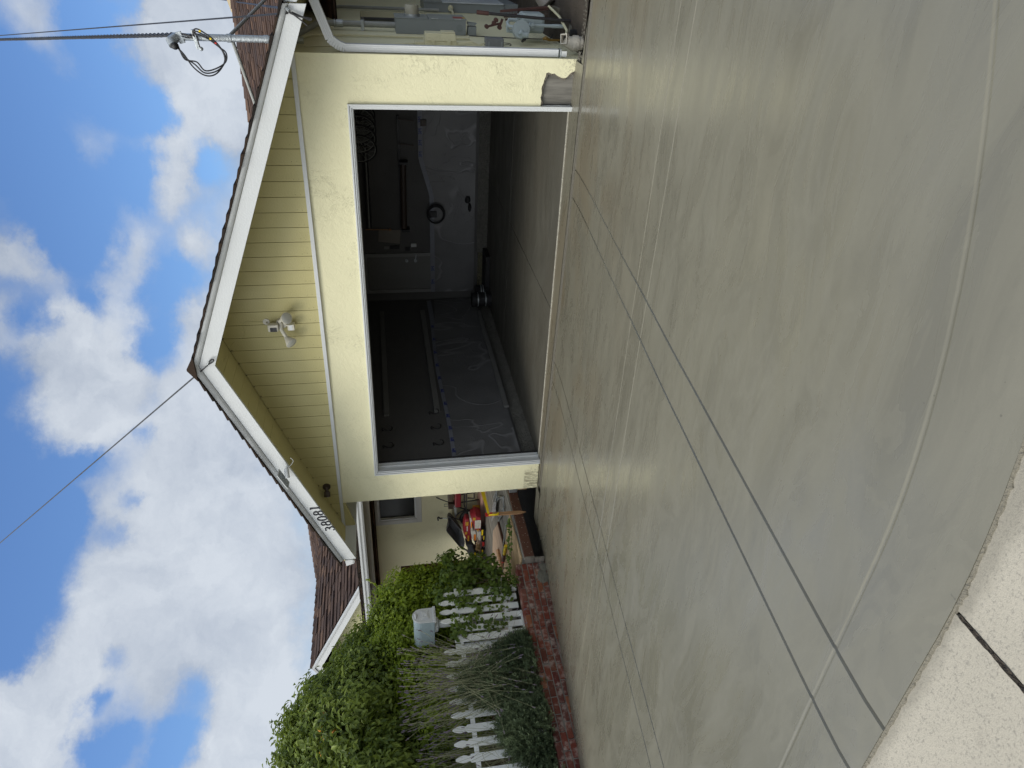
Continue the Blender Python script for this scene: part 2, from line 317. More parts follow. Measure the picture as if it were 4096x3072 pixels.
m_brick = island('old_brick', [(.19, .045, .030), (.26, .080, .048), (.13, .035, .028), (.22, .055, .036), (.33, .13, .065), (.11, .035, .028), (.24, .095, .07), (.17, .05, .035)], .9, .55, 90, .005, .2, ((.36, .29, .25), .8))
m_mortar = paint('mortar', (.30, .275, .24), .95, .25, 12, .4, bump=.003, bs=90)
m_rough = paint('exposed_aggregate', (.20, .185, .15), .9, .35, 40, .5, bump=.003, bs=150)
m_dirt = paint('bare_soil', (.075, .06, .045), .97, .45, 9, .5, bump=.008, bs=60)
m_black = paint('black_plastic', (.012, .012, .013), .45, .2, 9, 0)
m_rubber = paint('black_rubber', (.015, .015, .016), .7, .2, 9, 0)
m_galv = paint('galvanised_steel', (.42, .45, .46), .38, .18, 18, .2, (.2, .2, .19), metal=.7)
m_galvold = paint('painted_conduit', (.30, .31, .29), .5, .2, 14, .3)
m_greybox = paint('grey_enamel', (.22, .245, .25), .4, .06, 5, .2, bump=.0002)
m_tan = paint('beige_plastic', (.62, .59, .40), .55, .05, 6, .2)
m_gas = paint('gas_meter_paint', (.36, .42, .43), .42, .08, 10, .25)
m_maroon = paint('maroon_paint', (.085, .035, .028), .55, .2, 12, .3)
m_cable = paint('cable_black', (.010, .010, .012), .5, .1, 9, 0)
m_oldwood = wood('weathered_wood', (.18, .172, .152), 2, 16)
m_oldwoodx = wood('weathered_block', (.22, .20, .17), 0, 16)
m_deck = wood('grey_deck_board', (.20, .19, .17), 1, 12, cont=.4)
m_ply = wood('plywood', (.58, .42, .25), 1, 8, .7, .22, .0008)
m_ply2 = wood('stained_plywood', (.42, .31, .23), 1, 8, .7, .25, .0008)
m_pine = wood('pine_stake', (.45, .26, .14), 2, 14, .7, .2, .0008)
m_brown = paint('brown_deck_paint', (.085, .030, .020), .5, .15, 7, .15, (.3, .27, .25))
m_pink = paint('pink_porch_floor', (.36, .21, .175), .6, .12, 3, .3)
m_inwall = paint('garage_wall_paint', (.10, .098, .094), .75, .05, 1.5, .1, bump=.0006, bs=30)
m_dark = paint('dark_void', (.02, .018, .016), .9, .2, 5, 0)
m_fence = paint('picket_white', (.80, .82, .80), .6, .07, 7, .4, (.30, .32, .24), bump=.0008)
m_red = paint('red_paint', (.50, .025, .02), .5, .1, 9, .15)
m_yellow = paint('yellow_plastic', (.85, .62, .015), .35, .05, 9, .05)
def glass(name, c, rough=.08):
    t = NT(name); return t.end(c, rough, None, 0, .35)
m_glass = glass('window_glass', (.012, .014, .012), .35)
# ------------------------------------------------------------------ ground shape
PY = [(-.3, 0), (-.58, .0125), (-1.07, .054), (-1.38, .084), (-1.88, .134), (-2.76, .218), (-3, .237), (-3.96, .33), (-4.16, .345), (-5.9, .495), (-6.2, .512), (-7.2, .545), (-12, .62)]
_ys = np.array([-a for a, b in PY]); _zs = np.array([b for a, b in PY])
def gz(x, y):
    z = float(np.mean([np.interp(-(y+o), _ys, _zs) for o in (-.12, 0, .12)]))
    return z - .008*max(0, -x-.8)*min(1, max(0, -y/3))
def yout(x): return -.345-.045*(min(max(x, -5.2), 1.2)+.5)
def warp(x): return .17*max(0, min(x, 2.2)+.1)**2
# big ground sheet to the horizon
b = MB(); b.box(-400, 400, -400, 400, -1.2, -.62); struct('ground', b, m_dirt)
# concrete driveway with its tooled joints
def groove(t, c, w, d):
    k = abs(t-c)/w; return -d*(1-k*k) if k < 1 else 0
XG = [(-.515, .0095), (-.80, .0095), (-3.10, .009), (-2.82, .009), (-5.22, .006)]
YG = [(-2.985, .007), (-3.262, .007), (-5.89, .0105)]
def cuts(lo, hi, step, gs):
    s = set(np.round(np.arange(lo, hi+1e-6, step), 4).tolist()+[lo, hi])
    for c, w in gs: s = {v for v in s if abs(v-c) > w*1.6} | {round(c+w*k, 5) for k in (-1.3, -1, -.6, -.3, 0, .3, .6, 1, 1.3)}
    return sorted(s)
xs = cuts(-5.6, 5.0, .12, XG); t0 = -.345; yy = cuts(-6.18, t0, .1, YG)
rows = []
for y in yy:
    row = []
    for x in xs:
        X = x
        if -3.2 < x < -2.7: X = x+.02*min(1, (t0-y)/2.7)*(1 if x < -2.95 else 1)
        f = min(1, max(0, (y+.9)/(t0+.9))); Y = y+(yout(x)-t0)*f
        g = min(1, max(0, (-4.6-y)/1.2)); Y += warp(x)*g*(1 if y > -6.0 else .8)
        z = gz(x, Y)
        g1 = min([groove(x, c, w, w*1.35) for c, w in XG]+[0]); g2 = min([groove(y, c, w, w*(.22 if c < -5 else .40)) for c, w in YG]+[0])
        z += min(g1, g2)
        if y < -6.165: z -= .006*((-6.165-y)/.015)**2
        row.append((X, Y, z))
    rows.append(row)
rows.insert(0, [(x, y-.001, z-.12) for x, y, z in rows[0]])
b = MB(); b.grid(rows); o = struct('driveway', b, m_conc, smooth=True)
# the slab goes on beside the house corner, up to the pit
b = MB(); b.grid([[(x, y, .001-(.004 if y > .06 else 0)) for x in (-5.6, -5.45, -5.3, -5.15, -4.985)] for y in (-.12, -.05, .03, .085)])
b.grid([[(-5.6, .085, -.003), (-4.985, .095, -.003)], [(-5.6, .09, -.2), (-4.985, .10, -.2)]]); struct('driveway_edge', b, m_conc)
# rough strip, smooth threshold, garage slab
def strip(name, m, f0, f1, z0, z1, xa, xb, n=60):
    P = [[], []]
    for i in range(n+1):
        x = xa+(xb-xa)*i/n; P[0].append((x, f0(x), z0)); P[1].append((x, f1(x), z1))
    b = MB(); b.grid(P); return struct(name, b, m)
strip('rough_strip', m_rough, lambda x: yout(x)-.01, lambda x: yout(x)+.115, -.0005, -.003, -4.9, 5.0)
strip('threshold', m_conc, lambda x: yout(x)+.105, lambda x: .095, .0025, .003, -4.985, .43)
b = MB(); b.box(-4.54, -.001, .092, .112, -.02, .010); struct('slab_lip', b, paint('pale_cement', (.42, .40, .34), .8, .15, 30, .3, bump=.002))
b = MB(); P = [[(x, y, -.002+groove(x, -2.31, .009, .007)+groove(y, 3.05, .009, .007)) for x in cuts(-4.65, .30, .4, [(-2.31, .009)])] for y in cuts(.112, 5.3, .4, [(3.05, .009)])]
b.grid(P); struct('garage_floor', b, m_concin)
strip('threshold_side', m_conc, lambda x: yout(x)+.105, lambda x: yout(x)+.105+max(.03, .12-.18*(x-.43)), .0025, -.01, .43, 5.0)
b = MB()
P = [[(x, y, -.10-.03*math.sin(3*x+2*y)+random.uniform(-.012, .012)) for x in np.linspace(.44, 6, 40)] for y in np.linspace(-.20, 9, 60)]
P = [[(x, max(y, yout(x)+.13), z if i else -.012) for (x, y, z) in r] for i, r in enumerate(P)]
b.grid(P); struct('side_yard', b, m_dirt)
# pavement in front of the driveway
t = NT('old_pavement'); c = (.43, .395, .325)
col = t.mix(t.noise(3, 6, .6), tuple(x*.85 for x in c), tuple(x*1.08 for x in c))
col = t.mix(t.math('MULTIPLY', t.ramp(t.noise(110, 4, .75), .52, .64), .6), col, (.2, .19, .165))
col = t.mix(t.math('MULTIPLY', t.ramp(t.noise(9, 7, .7), .6, .75), .4), col, (.22, .20, .17))
sp = t.n('ShaderNodeSeparateXYZ'); t.L.new(t.geo(), sp.inputs[0])
wet = t.ramp(t.math('MULTIPLY_ADD', t.noise(9, 5, .6), .10, sp.outputs[1]), -6.245+.05, -6.185+.05)
col = t.mix(t.math('MULTIPLY', wet, .6), col, (.20, .185, .15))
m_pave = t.end(col, .85, t.bump(t.noise(180, 4, .7), .003, .8, t.bump(t.noise(5, 4), .01, .5)), spec=.25)
for i, (xa, xb) in enumerate(((-2.2, .026), (.040, 2.2), (-4.4, -2.212), (-6.6, -4.412), (2.212, 4.4))):
    b = MB(); n = 14; P = []
    for y in np.linspace(-8.0, -6.186, 14): P.append([(x, y+(warp(x)*.8 if y > -6.3 else 0), .498-.02*(-6.18-y)+.0) for x in np.linspace(xa, xb, n)])
    P = [[(x, y, z-.2) for x, y, z in P[0]]]+P+[[(x, y+.002, z-.2) for x, y, z in P[-1]]]
    b.grid(P)
    for X in (xa, xb): b.add([(X, -8, .25), (X, -6.19, .25), (X, -6.19, .498), (X, -8, .462)], [(0, 1, 2, 3)])
    struct('pavement', b, m_pave)
b = MB(); b.box(-7, 5, -8.05, -6.1, -.3, .44); struct('pavement_bed', b, m_dirt)
b = MB(); P = []
for i in range(420):
    x = -3+5.2*i/419; w_ = .002+abs(rng.normal())*.003; o_ = warp(x)*.8; P.append([(x, -6.176+o_, .497), (x, -6.182+o_, .5035), (x, -6.184-w_+o_, .5015), (x, -6.188-w_+o_, .495)])
b.grid(P); struct('seam_dirt', b, paint('seam_grime', (.17, .155, .12), .95, .3, 60, .5, bump=.002))
b = MB(); P = []
for i in range(140):
    y = -6.20-1.6*i/139; w_ = .005+abs(rng.normal())*.002; P.append([(.033-w_, y, .4975-.02*(-6.18-y)+.0035), (.033+rng.normal()*.002, y, .4975-.02*(-6.18-y)-.001+rng.normal()*.001), (.033+w_, y, .4975-.02*(-6.18-y)+.0035)])
b.grid(P); struct('joint_dirt', b, m_dirt)
b = MB(); b.box(-40, 40, -16, -8.06, -.3, .33); struct('road', b, paint('asphalt', (.05, .05, .052), .9, .2, 20, .3, bump=.003))
b = MB(); b.box(-40, 40, -8.2, -8.045, .0, .455); struct('kerb', b, paint('kerb_concrete', (.36, .35, .32), .85, .12, 8, .4, bump=.002))
# planted bed left of the driveway, pit beside it, deck, porch floor
b = MB(); P = [[(x, y, .385+.02*math.sin(5*x)*math.cos(4*y)+random.uniform(-.015, .015)) for x in np.linspace(-16, -5.81, 60)] for y in np.linspace(-8, -.72, 50)]; b.grid(P)
b.add([(-16, -.72, .38), (-5.81, -.72, .38), (-5.81, -.715, -.4), (-16, -.715, -.4)], [(0, 1, 2, 3)]); struct('planting_bed', b, m_dirt)
b = MB(); b.grid([[(x, y, -.045-.16*max(0, y)-.12*max(0, -5.62-x)+random.uniform(-.008, .008)) for x in np.linspace(-8, -4.985, 26)] for y in np.linspace(-.80, 2.5, 26)]); struct('pit_floor', b, paint('pit_rubble', (.24, .23, .205), .95, .25, 14, .6, bump=.004))
b = MB()
for i in range(47):
    x = -5.585-.142*i; b.box(x-.137, x, -.70, 2.50, .262, .30+random.uniform(-.0015, .0015))
struct('deck', b, m_deck, bevel=.003)
b = MB(); b.box(-14, -4.985, 2.505, 3.0, -.3, .375); b.box(-14, -4.985, 2.495, 2.56, .34, .385); struct('porch_floor', b, m_pink)
# ------------------------------------------------------------------ brick wall
bw = thing('brick_wall', 'low weathered red brick garden wall along the left edge of the driveway', 'brick wall', (-5.7, -2.5, .2))
b = MB(); mo = MB()
def ztop(y): return .415+.03*min(1, (-y-.77)/1.0) if y > -1.77 else .445
for c in range(7):
    off = (c % 2)*.105; y = -.775+off*0; zt = lambda yy: ztop(yy)-c*.0765
    y0 = -.775; first = True
    while y0 > -6.15:
        L = (.105 if (first and c % 2) else .205)+random.uniform(-.006, .006); y1 = y0-L; first = False
        g0, g1 = .003+random.uniform(0, .002), .003
        zA, zB = zt(y0), zt(y1); h = .0635+random.uniform(-.002, .002); dx = random.uniform(-.004, .006); ti = random.uniform(-.003, .003)
        if zA > gz(-5.6, y0)-.08 or c == 0:
            b.hexa([(-5.795, y1+.0065, zB-h), (-5.6+dx+ti, y1+.0065, zB-h), (-5.6+dx, y0-.0065, zA-h), (-5.795, y0-.0065, zA-h),
                    (-5.795, y1+.0065, zB+ti), (-5.6+dx+ti, y1+.0065, zB+ti), (-5.6+dx, y0-.0065, zA), (-5.795, y0-.0065, zA)])
        y0 = y1
b.build('bricks', m_brick, bw, bevel=.005)
n = 30; P = []
for i in range(n+1):
    y = -.78-5.35*i/n; z = ztop(y)-.008; P.append([(-5.79, y, z-.55), (-5.79, y, z), (-5.610+random.uniform(-.001, .001), y, z), (-5.610, y, z-.55)])
mo.grid(P); mo.box(-5.79, -5.61, -.782, -.778, -.1, ztop(-.78)-.01); mo.build('mortar', m_mortar, bw)
b = MB(); b.ball((-5.60, -1.02, .10), .13, 10, 7, (.12, .9, .62), jit=.25); b.ball((-5.60, -.86, .05), .08, 10, 7, (.2, 1, .8), jit=.2)
b.build('cement_smear', paint('cement_smear', (.17, .165, .135), .9, .2, 20, .4, bump=.004), bw, smooth=True)
b = MB(); b.box(-5.62, -5.51, -.770, -.742, .165, .29); t1 = thing('form_block', 'short weathered wood blocks set against the end of the brick wall', 'wood block', (-5.6, -.75, .03))
b.build('block', m_oldwoodx, t1); b = MB(); b.box(-5.63, -5.53, -.768, -.744, .03, .16); b.build('block', m_oldwoodx, t1)
# brown rim board of the deck
rb = thing('rim_board', 'brown painted board along the deck edge above the dark pit', 'deck board', (-5.53, .2, .16))
b = MB(); b.box(-5.555, -5.515, -.742, 1.3, .165, .29); b.build('board', m_brown, rb, bevel=.003)
b = MB(); b.box(-5.568, -5.556, -.742, 1.3, .29, .304); b.build('flashing', m_galv, rb)
b = MB(); b.box(-5.582, -5.570, -.5, 1.3, .262, .306); b.build('inner_strip', m_dark, rb)
b = MB()
for k in range(70): y = random.uniform(-.7, 1.1); z = random.uniform(.17, .285); r = random.choice((.002, .003, .0045)); b.ball((-5.5145, y, z), r, 6, 4, (.3, 1, 1))
b.build('cement_splatter', paint('splatter', (.6, .58, .52), .9, .1, 9, 0), rb)['kind'] = 'stuff'
hg = thing('joist_hanger', 'grey metal bracket with a pale wood stub in the pit beside the garage corner', 'bracket', (-5.5, .6, .1))
b = MB(); b.box(-5.512, -5.45, .52, .62, .17, .285); b.box(-5.45, -5.40, .50, .62, .165, .25); b.build('bracket', m_galv, hg, bevel=.004)
b = MB(); b.box(-5.49, -5.44, .55, .60, .02, .164); b.build('stub', m_ply, hg)
# ------------------------------------------------------------------ the house
m_bronze_ = paint('nail_rust', (.10, .07, .035), .7, .2, 20, 0)
hs = thing('house', 'single storey yellow stucco house with an open garage under a white edged gable', 'house', (-2.3, .1, 0))
wall = MB()
wall.box(-4.977, -4.537, 0, .15, .012, 2.62)
wall.box(-4.537, .007, 0, .15, 2.183, 2.62)
edge = [(.007, .322), (.05, .316), (.09, .326), (.13, .315), (.17, .322), (.192, .318), (.22, .305), (.25, .300), (.28, .288), (.31, .284), (.318, .262), (.305, .23), (.309, .201), (.29, .175), (.28, .151), (.268, .12), (.272, .084), (.295, .06), (.318, .04), (.330, .012), (.345, -.004), (.37, -.012), (.40, -.02), (.44, -.045)]
wall.prism([(.007, 2.62)]+edge[:]+[(.44, 2.62)], 1, 0, .15)
wall.build('front_wall', m_stucco, hs)
# left base patch: brushed rough dirty area of the pillar foot
wa = MB()
for (y0, y1, z0, z1) in ((.15, 2.39, -.3, 2.79), (3.56, 9, -.3, 2.79), (2.39, 3.56, -.3, 1.17), (2.39, 3.56, 2.045, 2.79)): wa.box(.29, .44, y0, y1, z0, z1)
wa.build('side_wall', m_stucco, hs)
b = MB(); b.box(.02, .425, .040, .14, -.06, .42); o = b.build('exposed_timber', m_oldwood, hs)
b = MB()
for i in range(170):
    (x0, z0), (x1, z1) = random.choice(list(zip(edge[:-1], edge[1:]))); k = random.random(); x, z = x0+(x1-x0)*k, z0+(z1-z0)*k
    b.ball((x+random.uniform(-.012, .002), .010, z-random.uniform(-.004, .014)), random.uniform(.005, .013), 6, 4, (1, .6, 1), jit=.5)
b.build('broken_render', paint('broken_render', (.16, .14, .115), .95, .5, 60, .5, bump=.003), hs)['kind'] = 'stuff'
# left side wall of the garage (faces the porch)
b = MB(); b.box(-4.977, -4.83, .15, 6, -.3, 2.79); b.build('porch_side_wall', m_stucco, hs)
# soffit / gable geometry
AX, AZ, SL = -2.27, 3.767, .362
FX, RZ = -2.415, 3.885            # fascia apex
def ftop(x): return (3.885-.415*(FX-x)) if x < FX else (3.885-.3875*(x-FX))
def zs(x): return min(AZ-SL*abs(x-AX), ftop(x)-.045)
def fstep(x): return (3.828-.4075*(FX-x)) if x < FX else (3.828-.383*(x-FX))
def fbot(x): return (3.670-.408*(FX-x)) if x < FX else (3.670-.3775*(x-FX))
b = MB(); w = .157; k0 = math.floor((-5.43+2.451)/w)
xe = [-5.43]+[v for v in [-2.451+w*i for i in range(-20, 20)] if -5.40 < v < .41]+[.44]
for a, c in zip(xe[:-1], xe[1:]):
    a2, c2 = a+.0025, c-.0025; lo = 2.655
    pts = [(a2, lo), (c2, lo), (c2, max(lo+.001, zs(c2)-.004))]
    if a2 < AX < c2: pts.append((AX, AZ-.004))
    pts.append((a2, max(lo+.001, zs(a2)-.004))); b.prism(pts, 1, -.016, .02)
b.build('gable_siding', m_siding, hs, bevel=.002)
b = MB(); b.prism([(-5.43, 2.63), (.44, 2.63), (.44, 2.79), (AX, 3.80), (-5.43, 2.66)], 1, .021, .10); b.build('gable_backing', paint('gap_shadow', (.20, .18, .085), .8, .05, 3, 0), hs)
b = MB(); b.box(-5.375, .44, -.034, -.0005, 2.614, 2.654); b.build('batten', m_white, hs, bevel=.003)
b = MB(); b.prism([(-4.979, 2.588), (-5.393, 2.48), (-5.431, 2.523), (-5.432, 2.612), (-4.979, 2.612)], 1, -.012, .03); b.build('eave_return', m_siding, hs)
# soffit boards: level towards the street, sloping with the roof
b = MB()
xl = [-5.44]+[v for v in [-2.451+w*i for i in range(-20, 24)] if -5.40 < v < .86]+[.90]
for a, c in zip(xl[:-1], xl[1:]):
    a2, c2 = a+.0025, c-.0025; y1 = 6.0 if (c > .43 or a < -4.98) else -.017
    if a2 < AX < c2: b.add([(a2, -.60, zs(a2)), (AX, -.60, AZ), (c2, -.60, zs(c2)), (c2, y1, zs(c2)), (AX, y1, AZ), (a2, y1, zs(a2))], [(0, 1, 4, 5), (1, 2, 3, 4)])
    else: b.hexa([(a2, -.60, zs(a2)), (c2, -.60, zs(c2)), (c2, y1, zs(c2)), (a2, y1, zs(a2)), (a2, -.60, zs(a2)+.015), (c2, -.60, zs(c2)+.015), (c2, y1, zs(c2)+.015), (a2, y1, zs(a2)+.015)])
b.build('soffit', m_siding, hs)
b = MB(); b.hexa([(-5.44, -.59, zs(-5.44)+.018), (AX, -.59, AZ+.018), (AX, 6, AZ+.018), (-5.44, 6, zs(-5.44)+.018), (-5.44, -.59, zs(-5.44)+.03), (AX, -.59, AZ+.03), (AX, 6, AZ+.03), (-5.44, 6, zs(-5.44)+.03)])
b.hexa([(AX, -.59, AZ+.018), (.9, -.59, zs(.9)+.018), (.9, 6, zs(.9)+.018), (AX, 6, AZ+.018), (AX, -.59, AZ+.03), (.9, -.59, zs(.9)+.03), (.9, 6, zs(.9)+.03), (AX, 6, AZ+.03)])
b.build('soffit_backing', m_siding, hs)
# rake boards with the moulding on top
for (xa, xb) in ((FX, .889), (FX, -5.36)):
    b = MB(); P = []
    for yv, fn in ((-.635, fbot), (-.635, lambda x: fstep(x)-.003)): pass
    def quad(b, f0, f1, ya, yb):
        b.hexa([(xa, ya, f0(xa)), (xb, ya, f0(xb)), (xb, yb, f0(xb)), (xa, yb, f0(xa)), (xa, ya, f1(xa)), (xb, ya, f1(xb)), (xb, yb, f1(xb)), (xa, yb, f1(xa))])
    quad(b, fbot, lambda x: fstep(x)-.004, -.635, -.605); rk = b.build('rake_board', m_white, hs, bevel=.002)
    b = MB(); segs = [(0, -.640), (.25, -.656), (.6, -.668), (1, -.674)]
    for (k0, y0), (k1, y1) in zip(segs[:-1], segs[1:]):
        z0 = lambda x, k=k0: fstep(x)+(ftop(x)-fstep(x))*k; z1 = lambda x, k=k1: fstep(x)+(ftop(x)-fstep(x))*k
        b.add([(xa, y0, z0(xa)), (xb, y0, z0(xb)), (xb, y1, z1(xb)), (xa, y1, z1(xa))], [(0, 1, 2, 3)])
    b.add([(xa, -.674, ftop(xa)), (xb, -.674, ftop(xb)), (xb, -.60, ftop(xb)), (xa, -.60, ftop(xa))], [(0, 1, 2, 3)])
    b.add([(xa, -.640, fstep(xa)), (xb, -.640, fstep(xb)), (xb, -.60, fstep(xb)), (xa, -.60, fstep(xa))], [(0, 1, 2, 3)])
    b.add([(xb, -.640, fstep(xb)), (xb, -.656, fstep(xb)*.75+ftop(xb)*.25), (xb, -.674, ftop(xb)), (xb, -.60, ftop(xb)), (xb, -.60, fstep(xb))], [(0, 1, 2, 3, 4)])
    b.build('moulding', m_white, rk)
# garage roof: shingle courses, seen as a ragged dark edge
b = MB(); L = .14
for side in (0, 1):
    xa = FX; xb = .93 if side else -5.42; n = int(abs(xb-xa)/L/.93)
    for i in range(n):
        u0, u1 = xa+(xb-xa)*i/n, xa+(xb-xa)*(i+1)/n; ex = .69+random.uniform(-.008, .014)
        z0, z1 = ftop(u0)+.004, ftop(u1)+.004; h0, h1 = .010, .026+random.uniform(-.002, .006)
        b.hexa([(u0, -ex, z0), (u1, -ex, z1), (u1, 7.2, z1), (u0, 7.2, z0), (u0, -ex, z0+h0), (u1, -ex, z1+h1), (u1, 7.2, z1+h1), (u0, 7.2, z0+h0)])
y = -.70
while y < 7: b.hexa([(FX-.14, y, ftop(FX-.14)+.02), (FX+.14, y, ftop(FX+.14)+.02), (FX+.14, y+.3, ftop(FX+.14)+.02), (FX-.14, y+.3, ftop(FX-.14)+.02), (FX-.01, y, RZ+.045), (FX+.01, y, RZ+.045), (FX+.01, y+.3, RZ+.035), (FX-.01, y+.3, RZ+.035)]); y += .28
b.build('garage_roof', m_shdark, hs)
# eave gutters of the garage
def gutter(name, pts2, ax, a, b_, parent, m=None):
    g = MB(); g.prism(pts2, ax, a, b_); return g.build(name, m or m_gutter, parent, bevel=.002)
gutter('gutter', [(.905, 2.585), (.895, 2.50), (.93, 2.478), (.995, 2.478), (1.02, 2.52), (1.03, 2.597), (1.018, 2.597), (1.0, 2.53), (.93, 2.53), (.915, 2.585)], 1, -.61, 6, hs)
gutter('gutter', [(-5.395, 2.617), (-5.395, 2.51), (-5.43, 2.492), (-5.47, 2.50), (-5.50, 2.60), (-5.49, 2.605), (-5.46, 2.52), (-5.405, 2.52)], 1, -.61, 6, hs)
b = MB(); b.prism([(-5.395, 2.512), (-5.47, 2.515), (-5.498, 2.598), (-5.40, 2.61)], 1, -.616, -.611); b.build('gutter_cap', m_gutter, hs)
b = MB(); b.prism([(.905, 2.585), (.9, 2.50), (.93, 2.48), (.995, 2.48), (1.02, 2.52), (1.028, 2.595)], 1, -.618, -.612); b.build('gutter_cap', m_gutter, hs)
b = MB(); b.box(.893, .907, -.60, 6, 2.52, 2.60); b.build('eave_board', m_white, hs)
b = MB(); b.box(-5.39, -5.375, -.60, 6, 2.47, 2.615); b.build('eave_board', m_white, hs)
# ---- door frame
df = MB()
# casing (outer), step, jambs
def frame(b, o, i, zt_o, zt_i, y0, y1):
    b.box(-4.537+o, -4.537+i, y0, y1, .006, 2.183-zt_i); b.box(.007-i, .007-o, y0, y1, -.006, 2.183-zt_i); b.box(-4.537+o, .007-o, y0, y1, 2.183-zt_i, 2.183-zt_o)
for (o, i, y0, y1) in ((0, .016, -.030, .0), (.0175, .034, -.020, .03), (.0355, .048, -.008, .05)): frame(df, o, i, o, i, y0, y1)
fr = df.build('door_casing', m_white, hs, bevel=.002)
b = MB(); frame(b, .0, .030, .0, .030, .052, .20); frame(b, .03, .052, .03, .052, .095, .115); frame(b, .03, .045, .03, .045, .15, .17); b.build('door_jamb', m_whitedirty, hs, bevel=.002)
# dark rubber seal line behind
b = MB(); frame(b, .030, .058, .03, .058, .175, .19); b.build('weather_seal', m_rubber, hs)
# ---- garage interior
iw = MB(); BY = 5.25
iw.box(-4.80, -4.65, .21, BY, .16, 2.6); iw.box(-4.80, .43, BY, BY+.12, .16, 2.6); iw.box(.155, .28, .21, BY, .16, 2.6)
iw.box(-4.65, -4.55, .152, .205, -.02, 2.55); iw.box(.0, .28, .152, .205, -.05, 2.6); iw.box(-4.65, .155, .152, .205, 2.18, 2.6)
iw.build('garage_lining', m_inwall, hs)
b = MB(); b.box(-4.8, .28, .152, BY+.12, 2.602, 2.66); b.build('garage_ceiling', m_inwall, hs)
# stem walls (rough footing)
b = MB()
P = []
for i in range(60):
    y = .21+(BY-.21)*i/59; r = random.uniform(-.012, .012); P.append([(-4.56+r, y, -.03), (-4.585+r, y, .05+r*.5), (-4.62+r*.7, y, .10+r), (-4.66, y, .165)])
b.grid(P); P = []
for i in range(50):
    x = -3.7+4.0*i/49; r = random.uniform(-.01, .01); P.append([(x, BY-.055+r, -.03), (x, BY-.05+r, .08+r), (x, BY-.02, .185)])
b.grid(P); b.build('footing', paint('rough_footing', (.20, .195, .17), .95, .4, 20, .6, bump=.01, bs=50), hs, smooth=False)
# back door inside the garage
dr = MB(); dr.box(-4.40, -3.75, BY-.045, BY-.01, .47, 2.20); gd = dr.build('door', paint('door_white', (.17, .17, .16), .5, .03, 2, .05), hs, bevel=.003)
b = MB(); b.cyl((-3.82, BY-.05, 1.49), (-3.82, BY-.075, 1.49), .028); b.build('deadbolt', m_galv, gd)
b = MB(); b.cyl((-3.82, BY-.05, 1.33), (-3.82, BY-.085, 1.33), .028); b.bar((-3.82, BY-.08, 1.33), (-3.70, BY-.08, 1.315), .012, .018); b.build('handle', m_galv, gd)
b = MB(); b.box(-4.47, -4.405, BY-.055, BY-.001, .42, 2.28); b.box(-3.745, -3.68, BY-.055, BY-.001, .42, 2.28); b.box(-4.47, -3.68, BY-.058, BY-.001, 2.205, 2.28); b.box(-4.47, -3.68, BY-.07, BY-.001, .36, .465)
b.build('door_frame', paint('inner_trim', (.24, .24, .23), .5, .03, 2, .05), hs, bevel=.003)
b = MB(); b.box(-4.6, -3.6, BY-.5, BY-.08, -.0, .08); b.build('step', m_black, hs)
b = MB()
for i, xx in enumerate(xe[1:-1]):
    b.ball((xx+random.uniform(-.02, .02), -.018, zs(xx)-.01-random.random()*.01), .006, 6, 4, jit=.5)
    for zz in (2.70, 2.75): b.ball((xx+.03+random.uniform(-.01, .01), -.0175, zz), .0028, 5, 3)
b.build('nail_heads', m_bronze_, hs)['kind'] = 'stuff'
# ---- main roof, wing roof
def tiles(b, org, ud, vd, U, V, keep=None, ex=.14, tw=.30, th=.012):
    org, ud, vd = Vector(org), Vector(ud).normalized(), Vector(vd).normalized(); nn = ud.cross(vd).normalized()
    if nn.z < 0: nn = -nn
    r = 0; v = 0
    while v < V:
        u = -random.uniform(0, tw)
        while u < U:
            wv = tw*random.choice((.45, .6, .8, 1.03)); a, c = max(0, u), min(U, u+wv)
            if c > a and (keep is None or keep(org+ud*(a+c)/2+vd*(v+ex/2))):
                hh = th*random.choice((.7, 1, 1.7)); d = random.choice((0, 0, -.012)); e = min(V, v+ex+.02)
                p = [org+ud*a+vd*(v+d), org+ud*c+vd*(v+d), org+ud*c+vd*e, org+ud*a+vd*e]
                q = [p[0]+nn*(hh+.004), p[1]+nn*(hh+.004), p[2]+nn*.003, p[3]+nn*.003]
                b.add(p[:2]+q, [(0, 1, 3, 2), (2, 3, 4, 5)])
            u += wv
        v += ex
def slab(b, P, t=.03): b.add([(x, y, z) for x, y, z in P]+[(x, y, z-t) for x, y, z in P], [(0, 1, 2, 3), (7, 6, 5, 4), (0, 4, 5, 1), (1, 5, 6, 2), (2, 6, 7, 3), (3, 7, 4, 0)])
mr = MB(); MRZ = lambda y: 4.35-.365*(8-y)
tiles(mr, (-15, 2.45, MRZ(2.45)), (1, 0, 0), (0, 1, .365), 21, (8-2.45)*math.sqrt(1+.365**2))
y = -15
while y < 6: mr.hexa([(y, 7.86, 4.315), (y+.3, 7.86, 4.305), (y+.3, 8.14, 4.305), (y, 8.14, 4.315), (y, 7.99, 4.395), (y+.3, 7.99, 4.372), (y+.3, 8.01, 4.372), (y, 8.01, 4.395)]); y += .22
ro = mr.build('main_roof', m_shingle, hs)
b = MB(); slab(b, [(-15, 2.5, MRZ(2.5)-.004), (6, 2.5, MRZ(2.5)-.004), (6, 8, 4.346), (-15, 8, 4.346)]); slab(b, [(-15, 8, 4.346), (6, 8, 4.346), (6, 13, 2.5), (-15, 13, 2.5)]); b.build('roof_deck', m_shdark, ro)
b = MB(); b.box(-15, .28, 6.2, 6.35, -.3, MRZ(6.2)-.05); b.box(.3, 6, 9, 9.1, -.3, 3.5); b.build('rear_wall', m_stucco, hs)
WZ = lambda x: 3.73-.48*abs(x+11)
wr = MB(); sl = math.sqrt(1+.48**2)
kp = lambda p: MRZ(p.y) < p.z+.03
